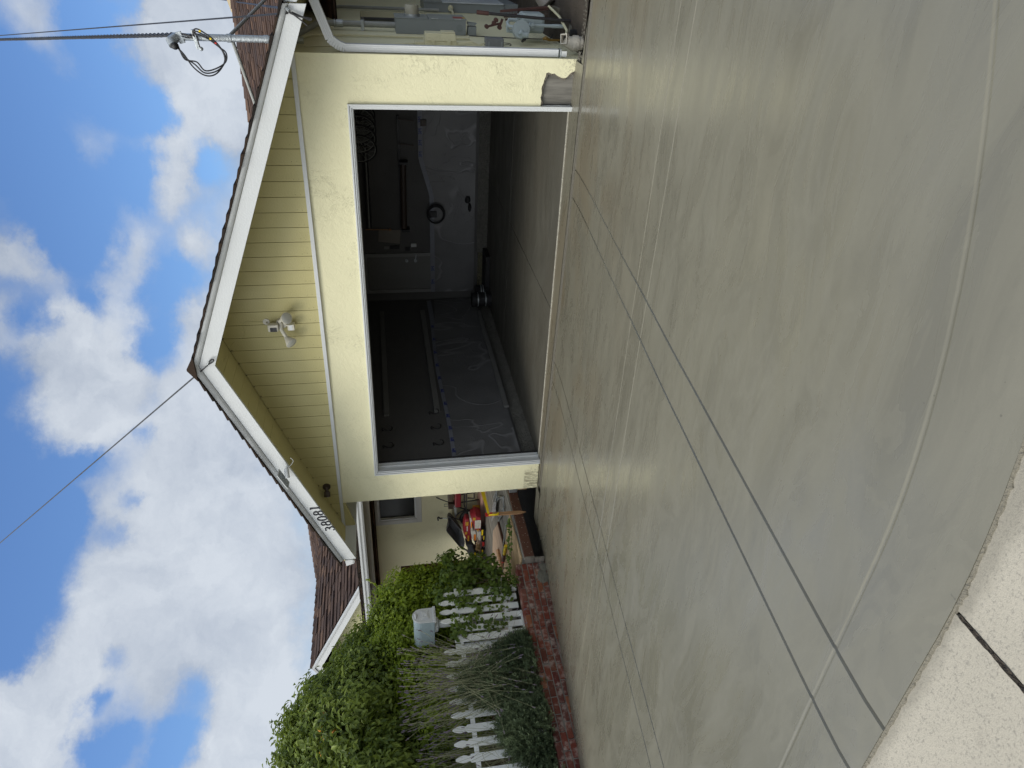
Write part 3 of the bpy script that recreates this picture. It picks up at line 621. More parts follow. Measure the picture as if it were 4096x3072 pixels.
tiles(wr, (-8.80, 2.0, WZ(-8.8)), (0, 1, 0), (-1, 0, .48), 4.6, 2.2*sl, kp, .185, .4, .018); tiles(wr, (-13.2, 2.0, WZ(-13.2)), (0, 1, 0), (1, 0, .48), 4.6, 2.2*sl, kp, .185, .4, .018)
y = 1.98
while y < 6.2: wr.hexa([(-11.13, y, 3.675), (-10.87, y, 3.675), (-10.87, y+.3, 3.665), (-11.13, y+.3, 3.665), (-11.01, y, 3.775), (-10.99, y, 3.775), (-10.99, y+.3, 3.75), (-11.01, y+.3, 3.75)]); y += .2
wo = wr.build('wing_roof', m_shingle, hs)
b = MB(); b.add([(-8.8, 2.0, WZ(-8.8)-.003), (-11, 2, 3.727), (-11, 6.3, 3.727), (-8.8, 3.6, WZ(-8.8)-.003), (-13.2, 2, WZ(-13.2)-.003), (-13.2, 3.6, WZ(-13.2)-.003)], [(0, 1, 2, 3), (1, 4, 5, 2)]); b.build('roof_deck', m_shdark, wo)
b = MB()
for (xa, xb) in ((-8.83, -11), (-13.17, -11)):
    b.hexa([(xa, 1.965, WZ(xa)-.19), (xb, 1.965, WZ(xb)-.19), (xb, 2.0, WZ(xb)-.19), (xa, 2.0, WZ(xa)-.19), (xa, 1.965, WZ(xa)-.055), (xb, 1.965, WZ(xb)-.055), (xb, 2.0, WZ(xb)-.055), (xa, 2.0, WZ(xa)-.055)])
    b.hexa([(xa, 1.945, WZ(xa)-.052), (xb, 1.945, WZ(xb)-.052), (xb, 2.0, WZ(xb)-.052), (xa, 2.0, WZ(xa)-.052), (xa, 1.935, WZ(xa)-.004), (xb, 1.935, WZ(xb)-.004), (xb, 2.0, WZ(xb)-.004), (xa, 2.0, WZ(xa)-.004)])
b.build('rake_board', m_white, wo, bevel=.002)
b = MB()
for i in range(24):
    x = -9.0-.17*i; z1 = WZ(x)-.16
    if z1 > 2.70: b.box(x-.165, x, 2.58, 2.62, 2.64, z1)
b.box(-13, -9.2, 2.56, 2.62, 2.60, 2.80); b.build('wing_gable_siding', paint('pale_siding', (.60, .58, .33), .6, .05, 2, .1), hs)
b = MB(); b.add([(-8.95, 2.0, WZ(-8.95)-.05), (-11, 2.0, 3.68), (-11, 2.6, 3.68), (-8.95, 2.6, WZ(-8.95)-.05)], [(0, 1, 2, 3)]); b.build('wing_soffit', m_siding, hs)
# low porch roof with its gutter
b = MB(); slab(b, [(-13.4, 1.22, 2.60), (-4.99, 1.22, 2.60), (-4.99, 3.3, 2.76), (-13.4, 3.3, 2.76)], .05)
pr = b.build('porch_roof', m_shdark, hs)
b = MB(); x = -13.4
while x < -5.45:
    w_ = random.uniform(.08, .3)
    for k in range(4): b.box(x, x+w_-.006, 1.155+random.uniform(-.008, .012), 1.5, 2.548+.018*k, 2.548+.018*k+random.uniform(.008, .016))
    x += w_
b.build('shingle_layers', m_shdark, pr)
g = MB(); g.prism([(1.20, 2.546), (1.20, 2.435), (1.145, 2.435), (1.125, 2.46), (1.118, 2.49), (1.100, 2.515), (1.095, 2.546), (1.11, 2.546), (1.13, 2.50), (1.15, 2.45), (1.18, 2.45), (1.188, 2.546)], 0, -13.4, -5.51); g.build('gutter', m_gutter, hs)
b = MB(); b.box(-13.4, -5.0, 1.203, 1.235, 2.44, 2.60); b.build('porch_fascia', m_white, hs)
b = MB(); b.box(-13.4, -5.0, 1.46, 1.60, 2.355, 2.504); b.build('porch_beam', paint('porch_beam', (.50, .46, .40), .7, .1, 4, .2), hs)
b = MB(); b.box(-13.4, -4.99, 1.42, 2.998, 2.505, 2.53); b.build('porch_ceiling', m_siding, hs)
# porch wall with window
b = MB()
for (x0, x1, z0, z1) in ((-13.4, -8.25, .1, 2.50), (-7.0, -4.99, .1, 2.50), (-8.25, -7.0, .1, 1.50), (-8.25, -7.0, 2.32, 2.50)): b.box(x0, x1, 3.0, 3.14, z0, z1)
b.build('porch_wall', m_stucco, hs)
m_wtrim = paint('window_trim', (.52, .52, .50), .55, .04, 4, .15)
def rim(b, x0, x1, z0, z1, w, y0, y1):
    b.box(x0, x1, y0, y1, z0, z0+w); b.box(x0, x1, y0, y1, z1-w, z1); b.box(x0, x0+w, y0, y1, z0+w, z1-w); b.box(x1-w, x1, y0, y1, z0+w, z1-w)
b = MB(); rim(b, -8.305, -6.95, 1.45, 2.37, .095, 2.975, 3.0); wn = b.build('window', m_wtrim, hs, bevel=.003)
b = MB(); rim(b, -8.21, -7.045, 1.546, 2.275, .035, 2.985, 3.06); b.box(-7.64, -7.60, 3.01, 3.06, 1.581, 2.24); b.build('frame', m_white, wn, bevel=.003)
b = MB(); b.box(-8.17, -7.08, 3.035, 3.045, 1.585, 2.236); b.build('pane', m_glass, wn)
# dark window in the side wall
b = MB()
for (y0, y1, z0, z1) in ((2.39, 3.56, 1.17, 1.21), (2.39, 3.56, 2.0, 2.045), (2.39, 2.43, 1.21, 2.0), (3.52, 3.56, 1.21, 2.0), (2.96, 3.0, 1.21, 2.0)): b.box(.33, .37, y0, y1, z0, z1)
w2 = b.build('window', paint('bronze_frame', (.10, .10, .11), .4, .1, 5, .1), hs)
b = MB(); b.box(.345, .352, 2.43, 3.52, 1.21, 2.0); b.build('pane', m_glass, w2)
b = MB(); b.box(.15, .16, 2.3, 3.6, 1.1, 2.1); b.build('blind', paint('dark_blind', (.06, .05, .05), .8, .3, 30, 0), w2)
# vertical crawl: right corner gap below side wall
b = MB(); b.box(.30, .437, .152, 9, -.6, -.301); b.build('foundation', m_rough, hs)
# ------------------------------------------------------------------ house number, lamps, cameras on the gable
m_num = paint('number_black', (.012, .012, .02), .35, .05, 9, 0)
hn = thing('house_number', 'black serif house number reading 38081 on the left white rake board', 'house number', (-4.63, -.64, 2.81))
DG = {'1': [[(0, 0), (0, 1)], [(-.16, .86), (0, 1)], [(-.2, 0), (.2, 0)]],
      '0': [[(.26*math.cos(a), .5+.5*math.sin(a)) for a in np.linspace(0, 2*math.pi, 21)]],
      '8': [[(.22*math.cos(a), .75+.24*math.sin(a)) for a in np.linspace(0, 2*math.pi, 17)], [(.27*math.cos(a), .26+.26*math.sin(a)) for a in np.linspace(0, 2*math.pi, 17)]],
      '3': [[(-.22, .86), (-.1, .97), (.08, .98), (.2, .86), (.2, .70), (.08, .56), (-.06, .53)], [(-.06, .53), (.14, .50), (.27, .36), (.26, .16), (.1, .02), (-.1, .01), (-.24, .14)]]}
for ch, (x, z) in zip('38081', ((-4.804, 2.745), (-4.711, 2.783), (-4.625, 2.818), (-4.534, 2.856), (-4.449, 2.889))):
    b = MB()
    for st in DG[ch]:
        for (u0, v0), (u1, v1) in zip(st[:-1], st[1:]):
            dx, dz = (u1-u0), (v1-v0); k = .0045+.0055*abs(dz)/(math.hypot(dx, dz)+1e-6); h = .112
            P, Q = (x+u0*h, -.6385, z+(v0-.5)*h), (x+u1*h, -.6385, z+(v1-.5)*h)
            b.bar(P, Q, k*2, .006, (0, 1, 0))
    b.build('digit', m_num, hn)
def tube_obj(name, pts, r, m, parent, n=8, sm=True): b = MB(); b.tube(pts, r, n); return b.build(name, m, parent, smooth=sm)
m_lamp = paint('lamp_white', (.56, .54, .46), .5, .08, 12, .2); m_lens = glass('lamp_lens', (.42, .42, .38), .25)
fl = thing('floodlight', 'white twin floodlight with motion sensor and small camera on the yellow gable', 'floodlight', (-2.27, -.02, 3.05))
b = MB(); b.cyl((-2.272, -.018, 3.055), (-2.272, -.05, 3.055), .058); b.build('base', m_lamp, fl, smooth=True)
for hx, hz, sx in ((-2.185, 2.99, 1), (-2.415, 2.975, -1)):
    b = MB(); b.tube([(-2.272, -.05, 3.06), (-2.272+.05*sx, -.075, 3.065), (hx-.01*sx, -.10, hz+.045)], .021, 10); c = Vector((hx, -.10, hz+.045)); d = Vector((.35*sx, -.6, -.55)).normalized()
    b.tube([c, c+d*.03, c+d*.085, c+d*.10], [.024, .034, .062, .063], 18); lh = b.build('lamp_head', m_lamp, fl, smooth=True)
    b = MB(); b.tube([c+d*.1005, c+d*.108, c+d*.112], [.060, .050, .012], 18); b.build('lens', m_lens, lh, smooth=True)
b = MB(); b.tube([(-2.272, -.05, 3.02), (-2.28, -.08, 2.99)], .012, 8); b.box(-2.315, -2.245, -.135, -.06, 2.915, 2.985); s_ = b.build('sensor', m_lamp, fl, bevel=.008)
b = MB(); b.box(-2.311, -2.249, -.137, -.1355, 2.935, 2.965); b.build('sensor_window', m_white, s_)
cm = thing('security_camera', 'small white security camera with a black face beside the gable floodlight', 'camera', (-2.28, -.02, 3.16))
b = MB(); b.cyl((-2.256, -.017, 3.215), (-2.256, -.024, 3.215), .036); b.tube([(-2.256, -.02, 3.215), (-2.27, -.05, 3.205)], .007, 8); b.build('mount', m_lamp, cm, smooth=True)
b = MB(); b.box(-2.335, -2.25, -.12, -.05, 3.085, 3.195); bo = b.build('body', m_lamp, cm, bevel=.012)
b = MB(); b.box(-2.330, -2.280, -.1225, -.1205, 3.10, 3.17); b.build('lens_plate', m_black, bo)
b = MB(); b.tube(spline([(-2.26, -.02, 3.19), (-2.25, -.02, 3.33), (-2.26, -.02, 3.45), (-2.42, -.02, 3.47), (-2.50, -.03, 3.60), (-2.56, -.3, 3.66), (-2.6, -.59, 3.66)], 6), .0018, 5)
tag(b.build('camera_cable', paint('cable_beige', (.42, .38, .18), .6, .1, 9, 0), None, at=(-2.3, -.02, 3.4)), 'thin beige cable wandering up the yellow gable boards to the soffit', 'cable')
sk = thing('lamp_socket', 'dark bulb socket with a round base on the gable near the house number', 'lamp socket', (-4.68, -.02, 2.79))
m_bronze = paint('bronze', (.05, .035, .025), .5, .2, 20, 0)
b = MB(); b.cyl((-4.66, -.017, 2.795), (-4.66, -.03, 2.795), .05); b.build('base', m_bronze, sk, smooth=True)
b = MB(); c = Vector((-4.66, -.03, 2.795)); d = Vector((-.75, -.6, -.03)).normalized(); b.tube([c, c+d*.05, c+d*.06, c+d*.12, c+d*.125], [.02, .022, .038, .040, .036], 16); hd = b.build('socket', m_bronze, sk, smooth=True)
b = MB(); b.tube([c+d*.126, c+d*.130], [.028, .010], 14); b.build('bulb', m_galv, hd, smooth=True)
sc_ = thing('eave_camera', 'white camera with a small solar panel clipped to the middle of the left rake board', 'camera', (-3.85, -.66, 3.15))
b = MB(); b.tube([(-3.77, -.64, 3.12), (-3.80, -.69, 3.13)], .014, 10); b.cyl((-3.86, -.75, 3.12), (-3.77, -.69, 3.13), .026); b.build('body', m_white, sc_, smooth=True)
b = MB(); b.hexa([(-3.985, -.80, 3.125), (-3.78, -.80, 3.215), (-3.76, -.70, 3.205), (-3.965, -.70, 3.115), (-3.985, -.80, 3.133), (-3.78, -.80, 3.223), (-3.76, -.70, 3.213), (-3.965, -.70, 3.123)]); sp_ = b.build('solar_panel', m_white, sc_)
b = MB(); b.hexa([(-3.97, -.796, 3.1225), (-3.79, -.796, 3.2015), (-3.775, -.71, 3.1935), (-3.955, -.71, 3.1145), (-3.97, -.796, 3.1235), (-3.79, -.796, 3.2025), (-3.775, -.71, 3.1945), (-3.955, -.71, 3.1155)]); b.build('cells', paint('solar_cells', (.25, .28, .30), .3, .1, 30, 0), sp_)
b = MB(); b.tube(spline([(-3.78, -.66, 3.11), (-3.74, -.66, 3.07), (-3.70, -.645, 3.05), (-3.68, -.62, 3.08)], 6), .003, 5); b.build('cord', m_white, sc_)
# ------------------------------------------------------------------ overhead wires
CP = Vector((1.4997, -7.2009, 1.9414))
def far(d, k=26): return CP+Vector(d).normalized()*k
def wire(name, P, r, label, cat='overhead wire', m=None, n=6):
    b = MB(); b.tube(P, r, n); c = P[0]; return tag(b.build(name, m or m_cable, None, smooth=True, at=tuple(c)), label, cat)
A = Vector((-2.45, -.66, 3.80)); B = far((-.6109, .6587, .4393), 16); B = A+(B-A)*1.5
w = wire('overhead_wire', [A, B], .008, 'single black wire rising to the upper left from the gable peak')
b = MB(); b.tube(spline([(-2.45, -.66, 3.80), (-2.39, -.66, 3.735), (-2.335, -.66, 3.70), (-2.325, -.66, 3.67), (-2.35, -.66, 3.672), (-2.385, -.655, 3.725)], 6), .006, 6); b.build('loop', m_cable, w, smooth=True)
b = MB(); b.tube([(-2.385, -.655, 3.735), (-2.34, -.65, 3.70)], .010, 8); b.build('clamp', m_galv, w)
A = Vector((.821, -.66, 2.572)); B = far((-.1254, .914, .3858), 16); wire('overhead_wire', [A, A+(B-A)*1.6], .007, 'thin dark wire running up past the mast from the right rake board')
A = Vector((.851, -.66, 2.583)); B = far((-.0905, .9821, .1651), 22); w = wire('overhead_wire', [A, A+(B-A)*1.4], .010, 'thick black wire leaving the lower end of the right rake board')
b = MB()
for k in range(3): b.tube(spline([(.851, -.66, 2.583), (.82, -.665, 2.53+.01*k), (.80, -.67, 2.46+.012*k), (.79, -.66, 2.395+.02*k), (.775, -.655, 2.41), (.80, -.66, 2.47), (.83, -.66, 2.54)], 6), .0055, 6)
b.tube(spline([(.82, -.66, 2.54), (.77, -.66, 2.47), (.735, -.655, 2.43)], 5), .006, 6); b.build('pigtail', m_cable, w, smooth=True)
b = MB(); b.tube([(.862, -.645, 2.59), (.838, -.67, 2.555)], .014, 8); b.build('clamp', m_galv, w)
# ------------------------------------------------------------------ service mast
ms = thing('service_mast', 'galvanised electrical service mast standing through the roof above the right eave', 'mast', (.5, .32, 2.8))
PX, PYY = .5, .30
b = MB(); b.cyl((PX, PYY, 2.55), (PX, PYY, 3.66), .031, n=20); b.build('pipe', m_galv, ms, smooth=True)
for z0_, z1_, r_ in ((3.185, 3.225, .037), (2.86, 2.90, .036), (2.80, 2.835, .040)): b = MB(); b.cyl((PX, PYY, z0_), (PX, PYY, z1_), r_); b.build('coupling', m_galv, ms, smooth=True)
b = MB(); b.tube([(PX, PYY, 3.63), (PX-.005, PYY-.005, 3.665), (PX-.03, PYY-.05, 3.70), (PX-.06, PYY-.085, 3.68)], [.036, .044, .046, .036], 14); wh = b.build('weather_head', m_galv, ms, smooth=True)
b = MB(); b.ball((PX-.062, PYY-.095, 3.665), .034, 10, 7); b.build('wire_plate', m_black, wh, smooth=True)
b = MB(); b.bar((PX+.045, PYY-.02, 3.635), (PX-.05, PYY-.02, 3.61), .02, .05); b.bar((PX+.07, PYY-.045, 3.50), (PX-.09, PYY-.045, 3.475), .04, .03); b.ball((PX-.088, PYY-.05, 3.455), .020, 8, 6); b.build('clamp', m_galv, ms, bevel=.003)
b = MB(); b.tube([(PX+.02, PYY, 3.20), (.86, 1.75, 2.83)], .016, 10); b.build('brace', m_galvold, ms, smooth=True)
b = MB(); b.tube([(PX-.02, PYY, 3.18), (-.33, .75, 3.09-.0)], .016, 10)
b.build('brace', m_galvold, ms, smooth=True)
b = MB()
for k in range(3):
    z = .012*k
    b.tube(spline([(.44, .22, 3.665-z), (.37-.02*k, .20, 3.60), (.27+.02*k, .19, 3.54-.02*k), (.205+.018*k, .18, 3.46-.01*k), (.20+.03*k, .18, 3.38-.02*k), (.245+.035*k, .19, 3.31-.03*k), (.33+.03*k, .20, 3.255-.01*k), (.42+.01*k, .20, 3.27+.01*k), (.50, .21, 3.33+.02*k), (.55-.01*k, .22, 3.40+.02*k), (.58-.02*k, .22, 3.46+.01*k), (.55-.01*k, .23, 3.50), (.51, .24, 3.485)], 7), .0065, 7)
b.build('cable_loop', m_cable, ms, smooth=True)
for (x, z, m) in ((.47, 3.312, m_red), (.565, 3.43, m_yellow), (.505, 3.35, m_yellow)):
    b = MB(); b.tube([(x-.003, .20, z-.008), (x+.003, .20, z+.008)], .0085, 8); b.build('marker_tape', m, ms)
A = Vector((PX+.01, PYY-.03, 3.50)); mid = Vector((PX+.015, PYY+.0, 3.70)); B = far((-.1291, .9131, .3866), 14); B = mid+(B-mid)*1.7
b = MB(); N_ = 260; path = [A.lerp(mid, i/12) for i in range(12)]+[mid.lerp(B, i/N_) for i in range(N_+1)]; d = (B-mid).normalized(); e1 = d.cross(Vector((0, 0, 1))).normalized(); e2 = d.cross(e1)
acc = 0; ph = []
for i, p in enumerate(path): acc += (p-path[i-1]).length if i else 0; ph.append(acc/.30*2*math.pi)
for k in range(3): b.tube([p+(e1*math.cos(t+k*2.094)+e2*math.sin(t+k*2.094))*.0115 for p, t in zip(path, ph)], .0105, 5)
tag(b.build('twisted_cable', m_cable, None, smooth=True, at=tuple(A)), 'thick twisted black service cable rising from the mast head', 'overhead wire')
# ------------------------------------------------------------------ beyond the ridge at the right: tan slab for a neighbour roof
b = MB(); b.hexa([(-.30, 8.3, 4.30), (1.2, 8.3, 4.30), (1.2, 9.6, 4.30), (-.30, 9.6, 4.30), (-.12, 8.32, 4.45), (1.2, 8.32, 4.78), (1.2, 9.5, 4.78), (-.12, 9.5, 4.45)])
tag(b.build('neighbour_roof', paint('tan_roofing', (.50, .41, .27), .85, .15, 4, .2), None, at=(.4, 9, 4.3)), 'tan neighbour roof slab showing just above the brown ridge at the right', 'neighbour_roof')
# ------------------------------------------------------------------ downspout and drain
ds = thing('downspout', 'white ribbed downspout bending from the gutter down the garage corner', 'downspout', (.5, .08, 1.2))
def ribbed(b, x0, x1, y0, y1, z0, z1):
    b.box(x0, x1, y0, y1, z0, z1)
    for k in range(3): x = x0+(x1-x0)*(k+.8)/3.8; b.box(x-.004, x+.004, y0-.003, y0, z0, z1)
b = MB(); ribbed(b, .447, .512, .055, .135, .165, 2.17); b.build('pipe', m_gutter, ds, bevel=.004)
b = MB()
for k in range(7):
    t0_, t1_ = k/7, (k+1)/7; P0 = Vector((.479+.075*t0_**1.6, .095+.0*t0_, 2.17+.135*t0_)); P1 = Vector((.479+.075*t1_**1.6, .095, 2.17+.135*t1_)); b.bar(P0, P1, .075+.004*(k % 2), .070+.004*(k % 2), (0, 1, 0))
b.build('elbow', m_gutter, ds, bevel=.003)
b = MB(); b.bar((.553, .095, 2.30), (.93, .06, 2.435), .078, .066, (0, 1, 0))
for k in (-1, 0, 1): b.bar((.553, .060, 2.30+.018*k), (.93, .025, 2.435+.018*k), .004, .006)
b.bar((.93, .06, 2.43), (.96, .055, 2.50), .07, .06, (0, 1, 0)); b.build('upper_pipe', m_gutter, ds, bevel=.003)
b = MB(); b.box(.430, .516, .050, .138, .135, .150); b.build('strap', m_galv, ds, bevel=.002)
b = MB(); b.box(.452, .500, .049, .053, .085, .135); b.build('end_tag', m_white, ds)
dn = thing('drain_fitting', 'dirty white plastic drain fitting with an open square mouth at the garage corner', 'drain fitting', (.55, .28, -.08))
m_pvc = paint('dirty_pvc', (.50, .47, .40), .6, .15, 14, .8, (.12, .10, .075))
b = MB(); b.tube([(.545, .26, -.115), (.545, .26, -.075), (.545, .26, -.072), (.545, .26, -.02), (.545, .26, -.018), (.555, .255, .025), (.575, .245, .055)], [.062, .062, .072, .074, .068, .055, .045], 20); b.build('body', m_pvc, dn, smooth=True)
b = MB()
c = Vector((.588, .22, .085)); d = Vector((.25, -.75, .60)).normalized(); u = Vector((1, .3, 0)); u = (u-d*u.dot(d)).normalized(); v = d.cross(u)
o4 = [c+u*a*.046+v*e*.034 for a, e in ((-1, -1), (1, -1), (1, 1), (-1, 1))]; i4 = [c+u*a*.037+v*e*.026 for a, e in ((-1, -1), (1, -1), (1, 1), (-1, 1))]; bk = [p-d*.06 for p in o4]; ib = [p-d*.055 for p in i4]
b.add(o4+i4+bk+ib, [(0, 1, 5, 4), (1, 2, 6, 5), (2, 3, 7, 6), (3, 0, 4, 7), (0, 8, 9, 1), (1, 9, 10, 2), (2, 10, 11, 3), (3, 11, 8, 0), (4, 5, 13, 12), (5, 6, 14, 13), (6, 7, 15, 14), (7, 4, 12, 15)]); mo_ = b.build('mouth', m_pvc, dn)
b = MB(); b.add(ib, [(0, 1, 2, 3)]); b.build('opening', m_dark, mo_)
# ------------------------------------------------------------------ boxes and meters on the side wall
me_ = thing('electric_meter_panel', 'tall grey electric panel with a round glass meter on the side wall', 'electric panel', (.5, 1.6, 1.3))
b = MB(); b.box(.4405, .59, 1.43, 1.82, .895, 1.658); bx = b.build('cabinet', m_greybox, me_, bevel=.004)
b = MB(); b.box(.5905, .606, 1.425, 1.825, .89, 1.30); b.build('door', m_greybox, bx, bevel=.003)
b = MB(); b.box(.5905, .602, 1.425, 1.825, 1.31, 1.665); b.build('upper_cover', m_greybox, bx, bevel=.003)
b = MB(); b.box(.6062, .6075, 1.45, 1.60, .925, 1.03); m_bagyel_ = paint('sticker_yellow', (.45, .32, .05), .5, .1, 30, .2); dl = b.build('warning_sticker', paint('sticker_red', (.28, .05, .04), .5, .3, 60, .5, (.4, .4, .4)), me_)
b = MB(); b.box(.6062, .6075, 1.45, 1.60, .90, .924); b.build('warning_sticker', m_bagyel_, me_)
for z_ in (1.20, .95): b = MB(); b.bar((.6, 1.43, z_), (.6, 1.423, z_+.07), .012, .008); b.build('latch', m_galv, me_)
b = MB(); b.cyl((.515, 1.4285, .965), (.515, 1.4265, .965), .036); b.build('knockout', paint('enamel2', (.19, .215, .22), .4, .05, 5, .1), me_)
b = MB(); b.cyl((.602, 1.60, 1.475), (.625, 1.60, 1.475), .088, n=28); b.build('meter_ring', m_galv, me_, smooth=True)
b = MB(); b.tube([(.625, 1.60, 1.475), (.70, 1.60, 1.475), (.712, 1.60, 1.475)], [.078, .076, .066], 28); b.build('meter', paint('meter_cover', (.36, .345, .27), .25, .15, 9, .1), me_, smooth=True)
b = MB(); b.tube([(.505, 1.6, 1.659), (.505, 1.6, 2.42), (.495, 1.58, 2.50), (.46, 1.50, 2.58), (.46, 1.0, 2.66), (.47, .45, 2.70), (.495, .31, 2.74)], .031, 12); b.build('conduit', m_galvold, me_, smooth=True)
b = MB(); b.cyl((.505, 1.6, 2.22), (.505, 1.6, 2.29), .040); b.cyl((.505, 1.6, 2.30), (.505, 1.6, 2.315), .042); b.box(.441, .545, 1.555, 1.645, 1.995, 2.03); b.build('conduit_clamp', m_galv, me_, bevel=.002)
db = thing('breaker_disconnect', 'small grey switch box just below the electric panel', 'switch box', (.48, 1.5, .83))
b = MB(); b.box(.4405, .53, 1.46, 1.56, .775, .868); b.build('box', m_greybox, db, bevel=.003); b = MB(); b.hexa([(.535, 1.46, .80), (.56, 1.46, .77), (.56, 1.56, .77), (.535, 1.56, .80), (.545, 1.46, .868), (.57, 1.46, .868), (.57, 1.56, .868), (.545, 1.56, .868)]); b.build('lid', m_greybox, db)
ni = thing('network_box', 'beige plastic utility box with two clasps on the side wall near the corner', 'utility box', (.5, .65, 1.25))
b = MB(); b.box(.4405, .485, .60, .80, 1.085, 1.405); b.build('back', m_tan, ni, bevel=.004)
b = MB(); b.hexa([(.486, .595, 1.09), (.555, .61, 1.10), (.555, .79, 1.10), (.486, .805, 1.09), (.486, .595, 1.405), (.555, .61, 1.395), (.555, .79, 1.395), (.486, .805, 1.405)]); b.box(.556, .566, .62, .78, 1.10, 1.235); b.build('cover', m_tan, ni, bevel=.004)
for z in (1.145, 1.305): b = MB(); b.box(.455, .492, .585, .5945, z, z+.035); b.build('clasp', m_tan, ni, bevel=.002)
b = MB(); b.box(.4405, .47, .62, .78, 1.406, 1.50); b.build('cable_entry', m_tan, ni, bevel=.003)
sb = thing('splice_box', 'small dark grey junction box below the beige utility box', 'junction box', (.48, .6, .7))
b = MB(); b.box(.448, .53, .55, .70, .615, .795); b.build('case', paint('splice_grey', (.16, .17, .18), .45, .06, 6, .1), sb, bevel=.008)
for z_ in (.63, .76): b = MB(); b.box(.452, .50, .545, .5495, z_, z_+.015); b.build('latch', m_greybox, sb)
b = MB(); b.tube(spline([(.47, .58, .615), (.475, .575, .57), (.47, .57, .54), (.485, .57, .55), (.49, .58, .612)], 6), .004, 6); b.build('cord', m_cable, sb, smooth=True)
b = MB()
for k in range(4): b.tube(spline([(.452+.006*k, .60+.01*k, 1.085), (.46+.01*k, .60, 1.0-.02*k), (.45+.012*k, .60, .90+.01*k), (.47-.004*k, .61, .84), (.48, .62, .795)], 6), .004, 6)
for k in range(3): b.tube(spline([(.448+.008*k, .58-.01*k, 1.50), (.446+.006*k, .50, 1.8), (.446+.004*k, .42, 2.1), (.446, .36, 2.35+.03*k), (.45, .30, 2.55)], 8), .0045, 6)
tag(b.build('wall_cables', m_tan, None, smooth=True, at=(.45, .5, 1.4)), 'loose beige cables stapled up the side wall from the utility box', 'cable')
b = MB(); b.tube([(.46, 1.05, .90), (.46, 1.05, 2.40), (.46, 1.0, 2.52), (.46, .8, 2.60)], .012, 8); tag(b.build('painted_conduit', m_tan, None, smooth=True, at=(.46, 1.05, 1.6)), 'thin yellow painted conduit running up the wall between meter and downspout', 'conduit')
b = MB(); b.tube([(.475, 3.62, 1.0), (.475, 3.62, 2.3), (.475, 3.45, 2.50)], .02, 8); tag(b.build('grey_conduit', m_galvold, None, smooth=True, at=(.47, 3.6, 1.6)), 'dark grey conduit rising beside the side window', 'conduit')
ca = thing('inverter_cabinet', 'large grey metal cabinet on the side wall beyond the window', 'cabinet', (.5, 4, .6))
b = MB(); b.box(.4405, .555, 3.72, 4.5, .09, 1.195); b.build('case', m_greybox, ca, bevel=.004)
b = MB(); b.box(.5555, .575, 3.70, 4.52, .95, 1.20); b.build('cover', m_greybox, ca, bevel=.003); b = MB(); b.box(.5555, .572, 3.70, 4.52, .10, .945); b.build('door', paint('pale_enamel', (.50, .54, .57), .4, .05, 5, .1), ca, bevel=.003)
b = MB(); b.box(.4405, .565, 3.75, 4.45, -.16, .085); b.build('lower_box', m_greybox, ca, bevel=.003)
b = MB(); b.tube([(.50, 3.9, .80), (.50, 3.6, .84), (.475, 3.0, .86), (.465, 2.2, .885)], .018, 10); b.cyl((.50, 3.72, .83), (.50, 3.64, .84), .035); b.build('pvc_pipe', m_tan, ca, smooth=True)
# ------------------------------------------------------------------ gas meter
gm = thing('gas_meter', 'pale blue grey gas meter with a round regulator standing beside the side wall', 'gas meter', (.62, 1, .2))
b = MB(); b.box(.535, .725, .98, 1.22, .11, .36); b.build('body', m_gas, gm, bevel=.03)
b = MB(); b.box(.60, .70, 1.0, 1.2, .34, .375); b.cyl((.6, 1.02, .375), (.6, 1.02, .41), .02); b.cyl((.68, 1.02, .375), (.68, 1.02, .41), .02); b.build('top_fittings', m_gas, gm, smooth=False, bevel=.006)
b = MB(); b.cyl((.595, .80, .395), (.575, .87, .395), .088, n=28); b.cyl((.598, .79, .395), (.595, .80, .395), .060, n=24); b.cyl((.572, .80, .395), (.545, .76, .395), .028); b.cyl((.545, .76, .395), (.545, .76, .33), .028); b.build('regulator', m_gas, gm, smooth=True)
b = MB(); b.tube([(.622, .90, -.17), (.622, .90, .05), (.622, .90, .06), (.622, .90, .25), (.622, .90, .33)], [.019, .019, .016, .016, .016], 12); b.cyl((.622, .86, .27), (.622, .94, .27), .026); b.cyl((.622, .88, .255), (.622, .88, .285), .03); b.build('riser_pipe', m_gas, gm, smooth=True)
b = MB(); b.tube([(.60, .9, .40), (.60, .92, .47), (.603, .95, .505), (.63, 1.0, .51), (.655, 1.02, .49), (.655, 1.02, .40)], .018, 12); b.tube([(.60, 1.02, .505), (.55, 1.02, .50), (.545, 1.02, .43), (.56, 1.02, .42)], .020, 12); b.build('elbow_pipe', m_gas, gm, smooth=True)
b = MB(); b.cyl((.505, .76, .36), (.47, .9, .36), .013); b.build('pipe_stub', m_cable, gm)
b = MB(); b.tube(spline([(.445, 1.4, .86), (.446, 1.35, .6), (.447, 1.3, .3), (.447, 1.3, .05), (.46, 1.28, -.03), (.50, 1.3, -.06)], 6), .0045, 6)
tag(b.build('ground_wire', m_cable, None, smooth=True, at=(.45, 1.3, .4)), 'thin black wire running down the wall behind the gas meter', 'cable')
b = MB(); b.tube([(.49, .95, .13), (.50, .95, .10), (.475, 1.0, .04)], [.012, .02, .014], 8); b.tube([(.475, 1.0, .04), (.47, 1.05, -.10)], .011, 8)
tag(b.build('hose_bib', paint('old_brass', (.30, .18, .04), .5, .3, 20, .3), None, smooth=True, at=(.48, .97, .05)), 'old brass hose valve low on the side wall behind the gas meter', 'tap')
